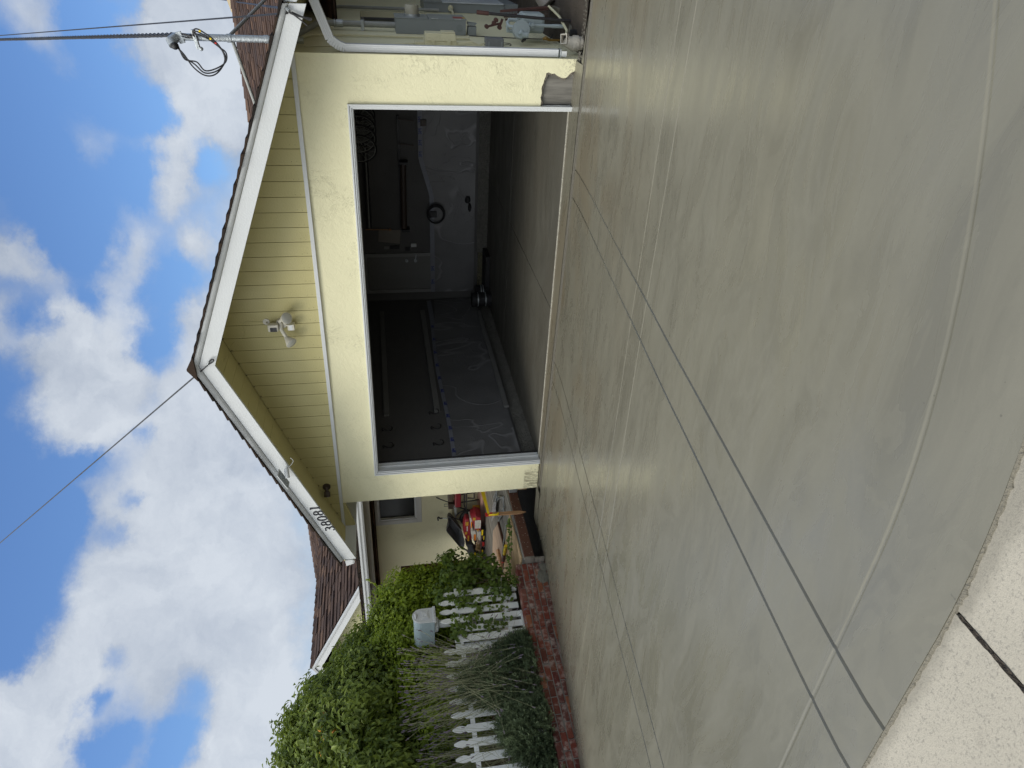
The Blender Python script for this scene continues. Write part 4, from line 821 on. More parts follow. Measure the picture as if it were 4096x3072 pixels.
# ------------------------------------------------------------------ leaning bar, hand truck, bag
pb = thing('digging_bar', 'long black steel bar with a red brown grip leaning in front of the gas meter', 'steel bar', (.72, .7, .3))
b = MB(); b.tube([(.736, .72, .751), (.715, .70, .30), (.695, .68, -.13)], [.015, .015, .016], 10); b.build('shaft', paint('black_steel', (.02, .018, .02), .45, .3, 40, .3, (.3, .25, .2)), pb, smooth=True)
b = MB(); b.tube([(.743, .73, .874), (.7362, .7205, .753)], .0205, 12); b.build('grip', m_maroon, pb, smooth=True)
b = MB(); b.hexa([(.66, .62, -.16), (.76, .66, -.16), (.75, .72, -.16), (.66, .70, -.16), (.685, .665, -.09), (.71, .67, -.09), (.71, .69, -.09), (.685, .69, -.09)]); b.build('blade', m_maroon, pb)
ht = thing('metal_cart', 'rusty maroon folding cart with a mesh panel behind the gas meter', 'cart', (.68, 1.3, .2))
m_mar2 = m_maroon
b = MB(); b.bar((.706, 1.3, .54), (.768, 1.3, -.02), .035, .022); b.bar((.653, 1.3, .50), (.748, 1.3, .01), .016, .02); b.bar((.625, 1.32, .48), (.64, 1.32, -.03), .022, .02); b.build('rail', m_mar2, ht)
b = MB()
for k in range(16): z = .47-.03*k; b.bar((.635, 1.325, z), (.72+.002*k, 1.325, z-.01), .0035, .0035)
for k in range(5): b.bar((.645+.018*k, 1.325, .47), (.65+.02*k, 1.325, .0), .0035, .0035)
b.build('mesh_panel', m_mar2, ht)
b = MB(); b.bar((.643, 1.2, .53), (.56, 1.2, .56), .022, .022); b.bar((.60, 1.2, .55), (.562, 1.2, .70), .02, .02)
for (x, z) in ((.565, .70), (.60, .62), (.56, .56), (.63, .60)): b.cyl((x, 1.17, z), (x, 1.23, z), .022, n=12)
b.bar((.63, 1.2, .6), (.58, 1.2, .645), .02, .018); b.build('hinge_arm', m_mar2, ht)
b = MB(); b.hexa([(.645, 1.15, -.10), (.70, 1.1, -.18), (.70, 1.5, -.18), (.645, 1.5, -.10), (.77, 1.15, -.05), (.78, 1.1, -.16), (.78, 1.5, -.16), (.77, 1.5, -.05)]); b.build('tray', paint('tray_brown', (.14, .125, .10), .6, .25, 12, .4), ht)
pp = thing('leaning_pipe', 'pale plastic pipe leaning from the drain fitting towards the cart', 'pipe', (.7, .8, -.05))
b = MB(); b.tube([(.775, 1.25, .02), (.71, .95, -.03), (.635, .45, .0), (.60, .30, .045)], .013, 10); b.build('pipe', m_tan, pp, smooth=True)
wp = thing('timber_offcut', 'grey weathered timber lying on the soil beside the side wall', 'timber', (.6, 1.6, -.15))
b = MB(); b.box(.50, .78, 1.45, 1.60, -.30, -.17); b.hexa([(.52, .62, -.118), (.66, .66, -.118), (.72, 1.55, -.118), (.54, 1.55, -.118), (.52, .62, -.085), (.66, .66, -.085), (.72, 1.55, -.17), (.54, 1.55, -.17)]); b.build('plank', m_oldwood, wp)
ck = thing('drain_pipe', 'black ribbed pipe end standing behind the white drain fitting', 'pipe', (.6, .5, -.11))
b = MB()
for k in range(6): b.cyl((.605, .48, -.135+.016*k), (.605, .48, -.126+.016*k), .040, n=16)
b.cyl((.605, .48, -.14), (.605, .48, -.04), .034); b.build('pipe', m_rubber, ck, smooth=False)
bn = thing('metal_can', 'dented brown metal can lying on the cart tray', 'can', (.8, 1.45, .0))
b = MB(); b.tube([(.86, 1.5, .05), (.78, 1.45, -.02), (.772, 1.445, -.027)], [.09, .10, .085], 18); b.build('can', paint('can_metal', (.22, .20, .18), .45, .25, 20, .3), bn, smooth=True)
bg_ = thing('plastic_bag', 'crumpled pale plastic bag with a beige strap loop beside the driveway edge', 'bag', (.86, .9, -.2))
b = MB(); b.ball((.90, .93, -.225), .085, 14, 10, (1, .8, .75), jit=.22); b.build('bag', paint('bag_plastic', (.50, .49, .45), .4, .15, 14, .4), bg_, smooth=True)
b = MB(); b.tube(spline([(.835, .9, -.235), (.80, .88, -.215), (.775, .88, -.235), (.79, .88, -.285), (.82, .89, -.30)], 6), .006, 6); b.build('strap', m_tan, bg_, smooth=True)
# ------------------------------------------------------------------ porch and deck clutter
m_bagred = paint('bag_red', (.26, .018, .03), .5, .12, 14, .2, (.25, .05, .03)); m_bagwhite = paint('bag_white', (.55, .54, .50), .5, .1, 12, .3)
m_tub = paint('tub_grey', (.115, .12, .13), .5, .1, 8, .15); m_orange = paint('orange_print', (.75, .22, .02), .5, .2, 30, .2); m_bagyel = paint('bag_yellow', (.45, .24, .02), .5, .2, 40, .3, (.2, .02, .02))
wbw = thing('wheelbarrow', 'grey wheelbarrow stored on its side against the yellow porch wall', 'wheelbarrow', (-8.3, 2.7, .4))
tub = [(-7.88, .994), (-7.908, .941), (-8.065, .849), (-8.287, .713), (-8.575, .651), (-8.716, .666), (-8.765, .70), (-8.755, .734), (-8.551, .847), (-8.287, .999), (-8.228, 1.016), (-8.15, .995), (-8.062, .97)]
b = MB(); n = len(tub); cx = sum(p[0] for p in tub)/n; cz = sum(p[1] for p in tub)/n
fr_ = [(x, 2.62, z) for x, z in tub]; mid_ = [(cx+(x-cx)*.92, 2.72, cz+(z-cz)*.92) for x, z in tub]; bk_ = [(cx+(x-cx)*.6, 2.92, cz+(z-cz)*.6) for x, z in tub]; inn = [(cx+(x-cx)*.9, 2.64, cz+(z-cz)*.88) for x, z in tub]; inb = [(cx+(x-cx)*.55, 2.80, cz+(z-cz)*.5) for x, z in tub]
b.add(fr_+mid_+bk_, [(i, (i+1) % n, n+(i+1) % n, n+i) for i in range(n)]+[(n+i, n+(i+1) % n, 2*n+(i+1) % n, 2*n+i) for i in range(n)]+[tuple(range(2*n, 3*n))])
b.add(fr_+inn+inb, [(i, (i+1) % n, n+(i+1) % n, n+i) for i in range(n)]+[(n+i, n+(i+1) % n, 2*n+(i+1) % n, 2*n+i) for i in range(n)]+[tuple(range(2*n, 3*n))]); b.build('tub', m_tub, wbw)
b = MB(); b.tube([(-8.755, 2.66, .73), (-8.86, 2.66, .61), (-9.02, 2.66, .52)], .016, 8); b.tube([(-8.79, 2.72, .72), (-8.93, 2.72, .60)], .014, 8); b.tube([(-7.90, 2.66, .98), (-8.05, 2.66, .73), (-8.10, 2.70, .60)], .011, 8); b.tube([(-8.1, 2.7, .6), (-8.6, 2.75, .42), (-8.9, 2.7, .44)], .014, 8); b.build('frame', m_black, wbw, smooth=True)
b = MB(); c = Vector((-8.11, 2.78, .545))
ring = [(c.x+.165*math.cos(a), c.y, c.z+.165*math.sin(a)) for a in np.linspace(0, 2*math.pi, 25)]; b.tube(ring, .038, 8, False); wl = b.build('wheel', m_rubber, wbw, smooth=True)
b = MB(); b.cyl((c.x, c.y-.02, c.z), (c.x, c.y+.02, c.z), .13, n=18); b.build('rim', m_black, wl)
cn = thing('trowel_pole', 'thin grey pole with a black hooked grip leaning on the porch wall', 'pole', (-8.15, 2.8, .4))
b = MB(); b.tube([(-8.158, 2.88, 1.07), (-8.147, 2.78, .50)], .008, 8); b.build('shaft', m_galv, cn, smooth=True)
b = MB(); b.tube(spline([(-8.211, 2.88, 1.144), (-8.165, 2.88, 1.150), (-8.135, 2.88, 1.150), (-8.13, 2.88, 1.13), (-8.158, 2.88, 1.11), (-8.158, 2.88, 1.06)], 5), .014, 8); b.build('grip', m_black, cn, smooth=True)
ps = thing('mixer_stand', 'red power mixer on a black tubular stand partly behind the garage corner', 'machine', (-7.6, 2.75, .4))
b = MB(); b.box(-7.709, -7.30, 2.65, 2.85, .73, .845); b.build('red_body', paint('machine_red', (.17, .012, .02), .4, .08, 8, .15), ps, bevel=.02)
b = MB(); b.prism([(-7.775, .862), (-8.036, .833), (-8.028, .808), (-7.714, .812), (-7.68, .835)], 1, 2.72, 2.78); b.build('yoke', m_greybox, ps)
b = MB(); b.box(-7.815, -7.69, 2.74, 2.86, .83, .962); b.build('motor_box', m_bronze, ps, bevel=.006)
b = MB(); b.box(-7.66, -7.42, 2.76, 2.88, .86, .965); b.build('drum', paint('drum_brown', (.10, .075, .055), .5, .3, 12, .3), ps, bevel=.02)
b = MB(); b.tube([(-7.545, 2.8, 1.18), (-7.60, 2.8, 1.10), (-7.682, 2.8, .966)], [.012, .010, .009], 8); b.tube([(-7.732, 2.8, .965), (-7.729, 2.8, 1.03), (-7.784, 2.8, 1.035), (-7.788, 2.8, .965)], .005, 6); b.build('handle', m_black, ps, smooth=True)
b = MB()
for P in ([(-7.731, .812), (-7.843, .653), (-7.901, .536)], [(-7.959, .811), (-7.901, .728), (-7.885, .628), (-7.907, .527)], [(-7.40, .658), (-7.73, .663), (-7.867, .632)], [(-7.45, .625), (-7.858, .62)], [(-7.648, .73), (-7.63, .385)], [(-7.3, .486), (-7.586, .475), (-7.584, .599)], [(-7.45, .73), (-7.43, .385)]): b.tube([(x, 2.72+.02*i, z) for i, (x, z) in enumerate(P)], .013, 8)
b.build('stand', m_black, ps, smooth=True)
def sack(name, poly, y0, y1, m, label, loc, prints=()):
    t_ = thing(name, label, 'cement bag', loc); n = len(poly); cx = sum(p[0] for p in poly)/n; cz = sum(p[1] for p in poly)/n; b = MB(); L = []
    for f, s_ in ((0, .80), (.12, .96), (.5, 1.0), (.88, .96), (1, .80)): L.append([(cx+(x-cx)*s_+random.uniform(-.004, .004), y0+(y1-y0)*f, cz+(z-cz)*s_+random.uniform(-.004, .004)) for x, z in poly])
    b.add([p for l in L for p in l], [tuple(range(n)), tuple(range(4*n, 5*n))]+[(k*n+i, k*n+(i+1) % n, (k+1)*n+(i+1) % n, (k+1)*n+i) for k in range(4) for i in range(n)])
    bo = b.build('sack', m, t_, smooth=True, sub=1)
    for (x, z, w_, h_, mm) in prints:
        b = MB(); yb = y0-.004; b.box(x-w_/2, x+w_/2, yb-.004, yb+.002, z-h_/2, z+h_/2); b.build('print', mm, t_)
    return t_
sack('cement_bag', [(-7.883, .682), (-7.843, .65), (-7.872, .592), (-8.008, .574), (-8.213, .566), (-8.367, .534), (-8.412, .542), (-8.436, .625), (-8.315, .669), (-8.208, .704), (-8.004, .702)], 2.46, 2.66, m_bagred, 'slumped red bag with yellow print lying on top of the white bags', (-8.15, 2.5, .6), [(-7.95, .64, .09, .06, m_bagyel), (-8.19, .655, .06, .045, m_bagyel), (-8.33, .61, .14, .03, m_bagyel), (-8.08, .635, .12, .018, m_bagwhite)])
sack('cement_bag', [(-7.768, .60), (-7.761, .568), (-8.076, .546), (-8.108, .47), (-8.34, .44), (-8.408, .456), (-8.393, .523), (-8.209, .568), (-7.982, .576)], 2.40, 2.62, m_bagwhite, 'white bag with an orange panel beneath the slumped red bag', (-8.1, 2.45, .5), [(-8.26, .495, .15, .04, m_orange), (-7.93, .565, .15, .022, m_orange), (-8.365, .478, .04, .05, m_black)])
sack('cement_bag', [(-7.667, .592), (-7.59, .504), (-7.64, .405), (-7.782, .385), (-7.952, .385), (-8.048, .395), (-7.997, .512), (-7.825, .556)], 2.30, 2.56, m_bagred, 'upright red bag with a large white label in front of the others', (-7.8, 2.4, .45), [(-7.83, .46, .20, .11, m_bagwhite), (-7.69, .53, .07, .05, m_bagyel), (-7.98, .455, .05, .03, m_bagyel)]+[(-7.83, .425+.018*k, .17, .003, m_black) for k in range(5)])
sack('cement_bag', [(-8.025, .47), (-8.047, .387), (-8.309, .387), (-8.292, .423), (-8.196, .458)], 2.32, 2.52, m_bagwhite, 'small white bag on the pink porch floor beside the black tool', (-8.15, 2.4, .42))
gb = thing('storage_box', 'orange and red box on the porch floor below the black stand', 'box', (-7.73, 2.6, .45)); b = MB(); b.box(-7.785, -7.685, 2.58, 2.66, .386, .515); b.build('box', m_bagyel, gb, bevel=.008); b = MB(); b.box(-7.76, -7.70, 2.575, 2.579, .41, .50); b.build('panel', m_red, gb)
dt_ = thing('power_saw', 'yellow and black power tool lying on the deck before the bags', 'power tool', (-8.1, 2.35, .32))
b = MB(); b.prism([(-7.96, .40), (-7.99, .312), (-8.27, .308), (-8.25, .345), (-8.12, .365), (-8.05, .40)], 1, 2.30, 2.40); b.build('body', m_black, dt_, bevel=.008); b = MB(); b.box(-8.12, -7.98, 2.292, 2.299, .355, .385); b.box(-8.24, -8.14, 2.29, 2.2995, .33, .345); b.build('casing', m_yellow, dt_, bevel=.003)
lt_ = thing('work_lamp', 'small red and black work lamp on the deck', 'lamp', (-8.39, 2.35, .32)); b = MB(); b.cyl((-8.33, 2.35, .335), (-8.45, 2.35, .33), .028, .022); b.build('body', m_red, lt_, smooth=False); b = MB(); b.cyl((-8.325, 2.35, .335), (-8.30, 2.35, .336), .034); b.build('head', m_black, lt_)
for (x, z, lab) in ((-8.56, .33, 'black and yellow drill lying at the left end of the tool heap'), (-8.70, .34, 'yellow drill standing beside the tangle of cords'), (-8.62, .47, 'black grinder with a tan handle resting above the cords')):
    d_ = thing('power_drill', lab, 'power tool', (x, 2.38, z)); b = MB(); b.cyl((x-.07, 2.36, z+.02), (x+.05, 2.36, z+.02), .028, .02, 12); b.bar((x, 2.36, z), (x+.015, 2.36, z-.04 if z < .4 else z-.06), .03, .035); b.build('body', m_black, d_); b = MB(); b.box(x-.05, x+.02, 2.325, 2.331, z+.008, z+.034); b.build('casing', m_yellow, d_, bevel=.003)
b = MB()
for k in range(12):
    P = [(-8.41-.02*random.random()-.2*j/6+random.uniform(-.02, .02), 2.34+.05*random.random(), .39+.10*random.random()) for j in range(7)]; b.tube(spline(P, 4), .004, 5)
tag(b.build('cord_bundle', paint('cord_tan', (.30, .20, .08), .6, .4, 30, 0), None, at=(-8.5, 2.4, .4)), 'tangled tan and brown cords heaped beside the bags', 'cord')
cl_ = thing('folded_tarp', 'dark grey folded cloth hanging over the tool heap', 'cloth', (-8.7, 2.6, .55)); b = MB(); b.prism([(-8.557, .654), (-8.563, .518), (-8.672, .50), (-8.80, .42), (-8.886, .512), (-8.863, .59), (-8.658, .602)], 1, 2.5, 2.7); b.build('cloth', paint('cloth_grey', (.11, .115, .12), .8, .2, 12, 0), cl_, bevel=.02)
bt_ = thing('paint_jug', 'white plastic jug with a blue label by the left end of the tool heap', 'jug', (-8.8, 2.4, .45)); b = MB(); b.box(-8.90, -8.76, 2.38, 2.50, .385, .50); b.cyl((-8.80, 2.43, .50), (-8.80, 2.43, .54), .025); b.build('jug', m_bagwhite, bt_, bevel=.018); b = MB(); b.box(-8.895, -8.84, 2.374, 2.379, .40, .46); b.build('label_print', paint('blue_print', (.03, .10, .45), .5, .1, 9, 0), bt_)
# plywood sheets and tools on the deck
def sheet(name, P, z, th, m, label, cat='plywood'):
    b = MB(); n = len(P); b.add([(x, y, z) for x, y in P]+[(x, y, z+th) for x, y in P], [tuple(range(n))[::-1], tuple(range(n, 2*n))]+[(i, (i+1) % n, n+(i+1) % n, n+i) for i in range(n)])
    cx = sum(p[0] for p in P)/n; cy = sum(p[1] for p in P)/n; return tag(b.build(name, m, None, bevel=.001, at=(cx, cy, z)), label, cat)
sheet('plywood_sheet', [(-5.69, .27), (-5.615, -.66), (-6.38, -.62), (-7.313, .405), (-6.422, .418)], .305, .018, m_ply, 'pale cut plywood sheet nearest the brown rim board')
sheet('plywood_sheet', [(-7.201, 1.47), (-6.60, 1.042), (-6.56, .50), (-7.45, .60), (-8.075, 1.408)], .305, .018, m_ply2, 'greyer plywood sheet lying farther back on the deck')
sheet('wood_strip', [(-7.14, .97), (-6.98, .83), (-6.98, .43), (-7.08, .47)], .326, .03, m_pine, 'short brown wood strip lying on the greyer plywood', 'wood strip')
sheet('wood_strip', [(-6.63, 1.09), (-6.60, 1.05), (-6.52, .43), (-6.56, .43)], .305, .03, m_brown, 'narrow dark brown strip along the plywood edge', 'wood strip')
lv = thing('caulking_gun', 'yellow and red caulking tube lying across the plywood', 'caulk tube', (-6.6, .34, .34)); b = MB(); b.cyl((-6.30, .24, .35), (-6.55, .31, .35), .024, n=12); b.build('tube', m_yellow, lv); b = MB(); b.cyl((-6.55, .31, .35), (-6.74, .36, .35), .028, n=12); b.build('grip', m_brown, lv); b = MB(); b.cyl((-6.74, .36, .35), (-6.80, .38, .35), .022, n=12); b.build('cap', m_red, lv)
b = MB(); b.tube([(-6.0, .40, .333), (-6.85, .55, .333)], .009, 6); tag(b.build('steel_rod', m_galvold, None, at=(-6.4, .45, .33)), 'grey steel rod lying beside the caulking tube', 'rod')
rc = thing('folded_chair', 'folded grey metal chair frame with clear plastic on the deck', 'folding chair', (-6.4, 1.2, .32))
b = MB()
for k in range(2): o_ = .10*k; b.tube([(-6.75+o_, 1.50, .33), (-6.15+o_*.6, 1.10, .33), (-5.78+o_*.1, .74-o_*.3, .33), (-5.95+o_, .62-o_*.2, .33), (-6.5+o_, .98, .33)], .012, 8)
b.build('frame', m_galv, rc, smooth=True); b = MB()
for k in range(3): o_ = .07*k; b.tube([(-6.60+o_, 1.42-o_*.4, .352), (-6.22+o_, 1.16-o_*.3, .352), (-6.14+o_, 1.20-o_*.3, .352), (-6.5+o_, 1.45-o_*.4, .352)], .006, 6)
b.build('wire_rack', m_galv, rc, smooth=True)
b = MB(); b.prism([(-6.95, 1.44), (-6.5, 1.14), (-6.2, 1.12), (-6.6, 1.42)], 2, .36, .364); b.build('plastic_wrap', paint('clear_plastic', (.45, .46, .47), .2, .2, 14, 0), rc)
# stake with caution tape
st_ = thing('wooden_stake', 'pointed wooden stake with a red painted top fixed to the brown rim board', 'stake', (-5.5, .1, .4))
b = MB()
P0 = Vector((-5.498, .083, .150)); P1 = Vector((-5.498, .095, .60)); P2 = Vector((-5.498, .098, .705))
b.hexa([(-5.507, .058, .20), (-5.489, .058, .20), (-5.489, .112, .20), (-5.507, .112, .20), (-5.507, .066, .60), (-5.489, .066, .60), (-5.489, .124, .60), (-5.507, .124, .60)])
b.add([(-5.507, .058, .20), (-5.489, .058, .20), (-5.489, .112, .20), (-5.507, .112, .20), (-5.498, .078, .118), (-5.498, .090, .118)], [(0, 1, 4), (1, 2, 5, 4), (2, 3, 5), (3, 0, 4, 5)]); b.build('stake', m_pine, st_)
b = MB(); b.hexa([(-5.508, .0655, .601), (-5.488, .0655, .601), (-5.488, .1245, .601), (-5.508, .1245, .601), (-5.508, .068, .70), (-5.488, .068, .70), (-5.488, .127, .70), (-5.508, .127, .70)]); b.build('painted_top', m_red, st_)
ta = thing('caution_tape', 'yellow caution tape tied to the wooden stake and running behind the garage corner', 'tape', (-5.5, .4, .6))
b = MB(); rows_ = []
for i in range(15):
    t_ = i/14; p = Vector((-5.485, .10, .655)).lerp(Vector((-5.42, 1.15, .71)), t_); w_ = .016+.018*min(1, t_*2.2); tw_ = .35*math.sin(t_*3)
    rows_.append([(p.x-w_*math.sin(tw_), p.y, p.z-w_*math.cos(tw_)), (p.x+w_*math.sin(tw_), p.y, p.z+w_*math.cos(tw_))])
b.grid(rows_); b.build('tape', m_yellow, ta, smooth=True)
b = MB(); b.tube(spline([(-5.484, .068, .655), (-5.47, .055, .60), (-5.475, .06, .54), (-5.485, .09, .515)], 6), [.012]*6+[.014]*6+[.016]*6+[.012], 6); b.build('knot', m_yellow, ta, smooth=True)
text('CAUTION', .046, m_num, ta, (-5.470, .52, .677), (.06, 1, .055), (0, -.05, 1))
# ------------------------------------------------------------------ things in the garage
D = BY
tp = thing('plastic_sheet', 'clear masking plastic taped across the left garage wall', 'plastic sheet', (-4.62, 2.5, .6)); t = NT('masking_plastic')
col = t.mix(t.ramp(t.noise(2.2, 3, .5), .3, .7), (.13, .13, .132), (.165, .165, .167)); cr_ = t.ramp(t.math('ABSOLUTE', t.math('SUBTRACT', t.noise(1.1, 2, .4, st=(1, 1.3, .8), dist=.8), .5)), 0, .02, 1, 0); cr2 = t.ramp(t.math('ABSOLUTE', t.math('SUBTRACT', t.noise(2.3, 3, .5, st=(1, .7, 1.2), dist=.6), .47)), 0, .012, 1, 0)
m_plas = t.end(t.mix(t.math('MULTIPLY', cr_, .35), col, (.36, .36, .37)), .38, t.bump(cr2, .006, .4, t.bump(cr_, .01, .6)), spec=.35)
P = []
for i in range(70):
    y = .26+4.9*i/69; r = []
    for j in range(22):
        k = j/21; z = (1.10-.02*math.sin(y*1.7)-.08*max(0, y-4))*(1-k)+.20*k
        r.append((-4.635+.018*k*(1+math.sin(y*1.3+z*2+math.sin(z*2+y)))*.8+.004*k*math.sin(7*y+5*z), y, z))
    P.append(r)
b = MB(); b.grid(P); b.build('film', m_plas, tp, smooth=True)
b = MB(); P = [[(-4.640, .26+4.9*i/40, 1.155-.02*math.sin((.26+4.9*i/40)*1.7)), (-4.637, .26+4.9*i/40, 1.075-.02*math.sin((.26+4.9*i/40)*1.7))] for i in range(41)]; b.grid(P); tpm = b.build('tape', paint('masking_tape', (.20, .21, .24), .5, .15, 20, .2, (.1, .13, .3)), tp)
m_blue = paint('tape_print', (.02, .035, .22), .5, .1, 9, 0)
for i in range(11): y = .50+.24*i*(1+.05*i); text('3M', .075, m_blue, tp, (-4.630, y, 1.118-.02*math.sin(y*1.7)), (0, 1, 0), (0, 0, 1))
t2 = thing('plastic_sheet', 'clear masking plastic taped across the back garage wall and door', 'plastic sheet', (-2.5, D-.04, .6)); P = []
def topz(x): return 1.20 if x > -1.95 else (1.20+(x+1.95)*.28 if x > -2.6 else 1.02)
for i in range(80):
    x = .14-4.6*i/79; r = []
    for j in range(20):
        k = j/19; z = topz(x)*(1-k)+.24*k; r.append((x, D-.075-.02*k*(1+math.sin(x*1.7+z*1.5+1.1*math.sin(z*2)))*.7-.004*k*math.sin(6*x+4*z), z))
    P.append(r)
b = MB(); b.grid(P); b.build('film', m_plas, t2, smooth=True)
b = MB(); b.grid([[(.14-4.6*i/40, D-.082, topz(.14-4.6*i/40)+.035), (.14-4.6*i/40, D-.086, topz(.14-4.6*i/40)-.045)] for i in range(41)]); b.build('tape', tpm.data.materials[0], t2)
for i in range(4): text('3M', .08, m_blue, t2, (-1.30-.19*i, D-.09, 1.195), (1, 0, 0), (0, 0, 1))
text('3M', .08, m_blue, t2, (-3.98, D-.09, 1.01), (1, 0, 0), (0, 0, 1)); text('3M', .08, m_blue, t2, (-4.25, D-.09, 1.01), (1, 0, 0), (0, 0, 1))
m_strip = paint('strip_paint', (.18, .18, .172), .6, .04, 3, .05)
b = MB(); b.box(-4.648, -4.615, 1.43, 4.74, 1.955, 2.035); tag(b.build('wall_rail', m_strip, None, bevel=.003, at=(-4.63, 3, 2)), 'upper long white wooden rail screwed to the left garage wall', 'wall rail')
b = MB(); b.box(-4.648, -4.60, 1.45, 4.70, 1.21, 1.295); tag(b.build('wall_rail', m_strip, None, bevel=.003, at=(-4.63, 3, 1.25)), 'lower long white wooden rail just above the tape on the left wall', 'wall rail')
b = MB(); b.box(-4.62, -4.585, 1.43, 4.58, .178, .25); tag(b.build('base_board', m_strip, None, bevel=.003, at=(-4.6, 3, .2)), 'white baseboard strip lying along the rough footing', 'baseboard')
hk0 = None
for (y, z) in ((1.075, 1.99), (.684, 1.99), (1.42, 1.30), (1.049, 1.30), (.668, 1.30)):
    lab = {(1.075, 1.99): 'upper black hook farther from the door opening', (.684, 1.99): 'upper black hook nearest the door opening', (1.42, 1.30): 'lower black hook at the end of the white rail', (1.049, 1.30): 'middle one of the three lower black hooks', (.668, 1.30): 'lower black hook nearest the door opening'}[(y, z)]
    b = MB(); b.tube(spline([(-4.648, y, z+.065), (-4.60, y, z+.075), (-4.635, y, z+.02), (-4.645, y, z-.03), (-4.61, y, z-.065), (-4.565, y, z-.05), (-4.56, y, z-.015)], 5), .008, 6)
    tag(b.build('wall_hook', m_black, None, smooth=True, at=(-4.64, y, z)), lab+' on the left garage wall', 'hook', 'black hooks on the garage wall')
# hanging bicycles
def wheel(parent, c, r, ax=(1, 0, 0)):
    a = Vector(ax); e = a.cross(Vector((0, 0, 1))).normalized(); b = MB(); ring = [Vector(c)+e*r*math.cos(t)+Vector((0, 0, 1))*r*math.sin(t) for t in np.linspace(0, 2*math.pi, 29)]
    b.tube(ring, .014, 6, False); o_ = b.build('tyre', m_rubber, parent, smooth=True); b = MB(); b.tube([Vector(c)+e*(r-.016)*math.cos(t)+Vector((0, 0, 1))*(r-.016)*math.sin(t) for t in np.linspace(0, 2*math.pi, 29)], .006, 5, False)
    for k in range(14): t = k*math.pi/7; b.tube([Vector(c), Vector(c)+(e*math.cos(t)+Vector((0, 0, 1))*math.sin(t))*(r-.02)], .0022, 4)
    b.build('spokes', m_galvold, o_)
for k, x in enumerate((-1.185, -1.285, -1.43, -1.575)):
    lab = ('rightmost bicycle', 'second bicycle from the right', 'third bicycle from the right', 'leftmost bicycle')[k]
    bc = thing('bicycle', lab+' hanging from the garage ceiling by its wheels', 'bicycle', (x, D-.7, 2.2), 'bicycles hung from the ceiling'); wheel(bc, (x, D-.35, 2.20), .27, (.55, 1, 0)); wheel(bc, (x+.1, D-1.25, 2.20), .27, (.55, 1, 0))
    b = MB(); b.tube([(x, D-.35, 2.20), (x+.03, D-.65, 2.32), (x+.07, D-1.0, 2.30), (x+.1, D-1.25, 2.20)], .014, 6); b.tube([(x+.03, D-.65, 2.32), (x+.07, D-1.0, 2.08), (x+.1, D-1.25, 2.20)], .012, 6); b.build('frame', m_bronze, bc, smooth=True)
for k in range(3):
    b = MB(); b.tube([(-1.66-.02*k, D-.12, 2.135-.022*k), (-3.16, D-.12, 2.165-.035*k)], .013, 8)
    tag(b.build('long_pole', m_galvold if k == 1 else m_black, None, smooth=True, at=(-2.4, D-.12, 2.15)), ('topmost', 'middle grey', 'lowest')[k]+' of the long poles stored high on the back garage wall', 'pole')
sh = thing('tool_rail', 'long dark tool rail with two hanging arms on the back garage wall', 'tool rail', (-2.1, D-.1, 1.5)); b = MB(); b.box(-3.18, -1.25, D-.05, D-.005, 1.535, 1.575); b.build('rail', m_black, sh); b = MB(); b.cyl((-2.0, D-.11, 1.50), (-3.17, D-.11, 1.52), .055, n=14); b.build('roll', m_bronze, sh, smooth=True)
for x in (-1.30, -1.70): b = MB(); b.bar((x, D-.06, 1.555), (x-.02, D-.10, 1.30), .018, .018); b.build('arm', m_bronze, sh)
for x in (-2.0, -3.2): b = MB(); b.box(x-.02, x+.02, D-.19, D-.01, 1.42, 1.56); b.build('bracket', m_black, sh)
hs2 = thing('garden_hose', 'dark coiled hose hanging on the back garage wall', 'hose', (-2.93, D-.1, .95)); b = MB()
for k in range(4): c = Vector((-2.93+.01*k, D-.12-.012*k, .95)); b.tube([(c.x+(.15+.008*k)*math.cos(t), c.y, c.z+(.14+.006*k)*math.sin(t)) for t in np.linspace(0, 2*math.pi, 33)], .011, 6, False)
b.build('coil', m_rubber, hs2, smooth=True); b = MB(); b.box(-2.98, -2.87, D-.13, D-.09, .93, 1.06); b.build('holder', m_black, hs2, bevel=.01)
b = MB(); b.hexa([(-3.235, D-.03, 1.58), (-3.50, D-.03, 1.60), (-3.50, D-.02, 1.60), (-3.235, D-.02, 1.58), (-3.235, D-.03, 1.97), (-3.45, D-.03, 1.985), (-3.45, D-.02, 1.985), (-3.235, D-.02, 1.97)]); tag(b.build('wall_board', paint('brown_card', (.22, .20, .17), .8, .1, 6, 0), None, at=(-3.35, D-.02, 1.8)), 'brown card panel hanging on the wall right of the inner door', 'panel')
b = MB(); b.tube([(-3.21, D-.05, 2.20), (-3.22, D-.05, 1.80)], .010, 6); b.ball((-3.22, D-.05, 1.77), .025, 8, 6); tag(b.build('broom_handle', m_pine, None, smooth=True, at=(-3.22, D-.05, 2)), 'pale wooden broom handle hanging beside the brown card panel', 'handle')
for (x0, x1, z0, z1, m, lab) in ((-3.60, -3.54, 1.80, 1.89, m_strip, 'upper pale box'), (-3.60, -3.54, 1.61, 1.78, m_black, 'black wall phone'), (-3.64, -3.57, 1.42, 1.51, m_black, 'small black keypad'), (-3.57, -3.50, 1.30, 1.40, m_white, 'white double light switch')):
    b = MB(); b.box(x0, x1, D-.03, D-.002, z0, z1); tag(b.build('wall_control', m, None, bevel=.004, at=((x0+x1)/2, D-.02, z0)), lab+' mounted on the wall beside the inner door', 'wall control')
b = MB(); b.box(-1.40, -1.30, D-.115, D-.092, 1.09, 1.19); tag(b.build('wall_outlet', m_bronze, None, bevel=.004, at=(-1.35, D-.1, 1.14)), 'dark square outlet on the taped back wall', 'outlet')
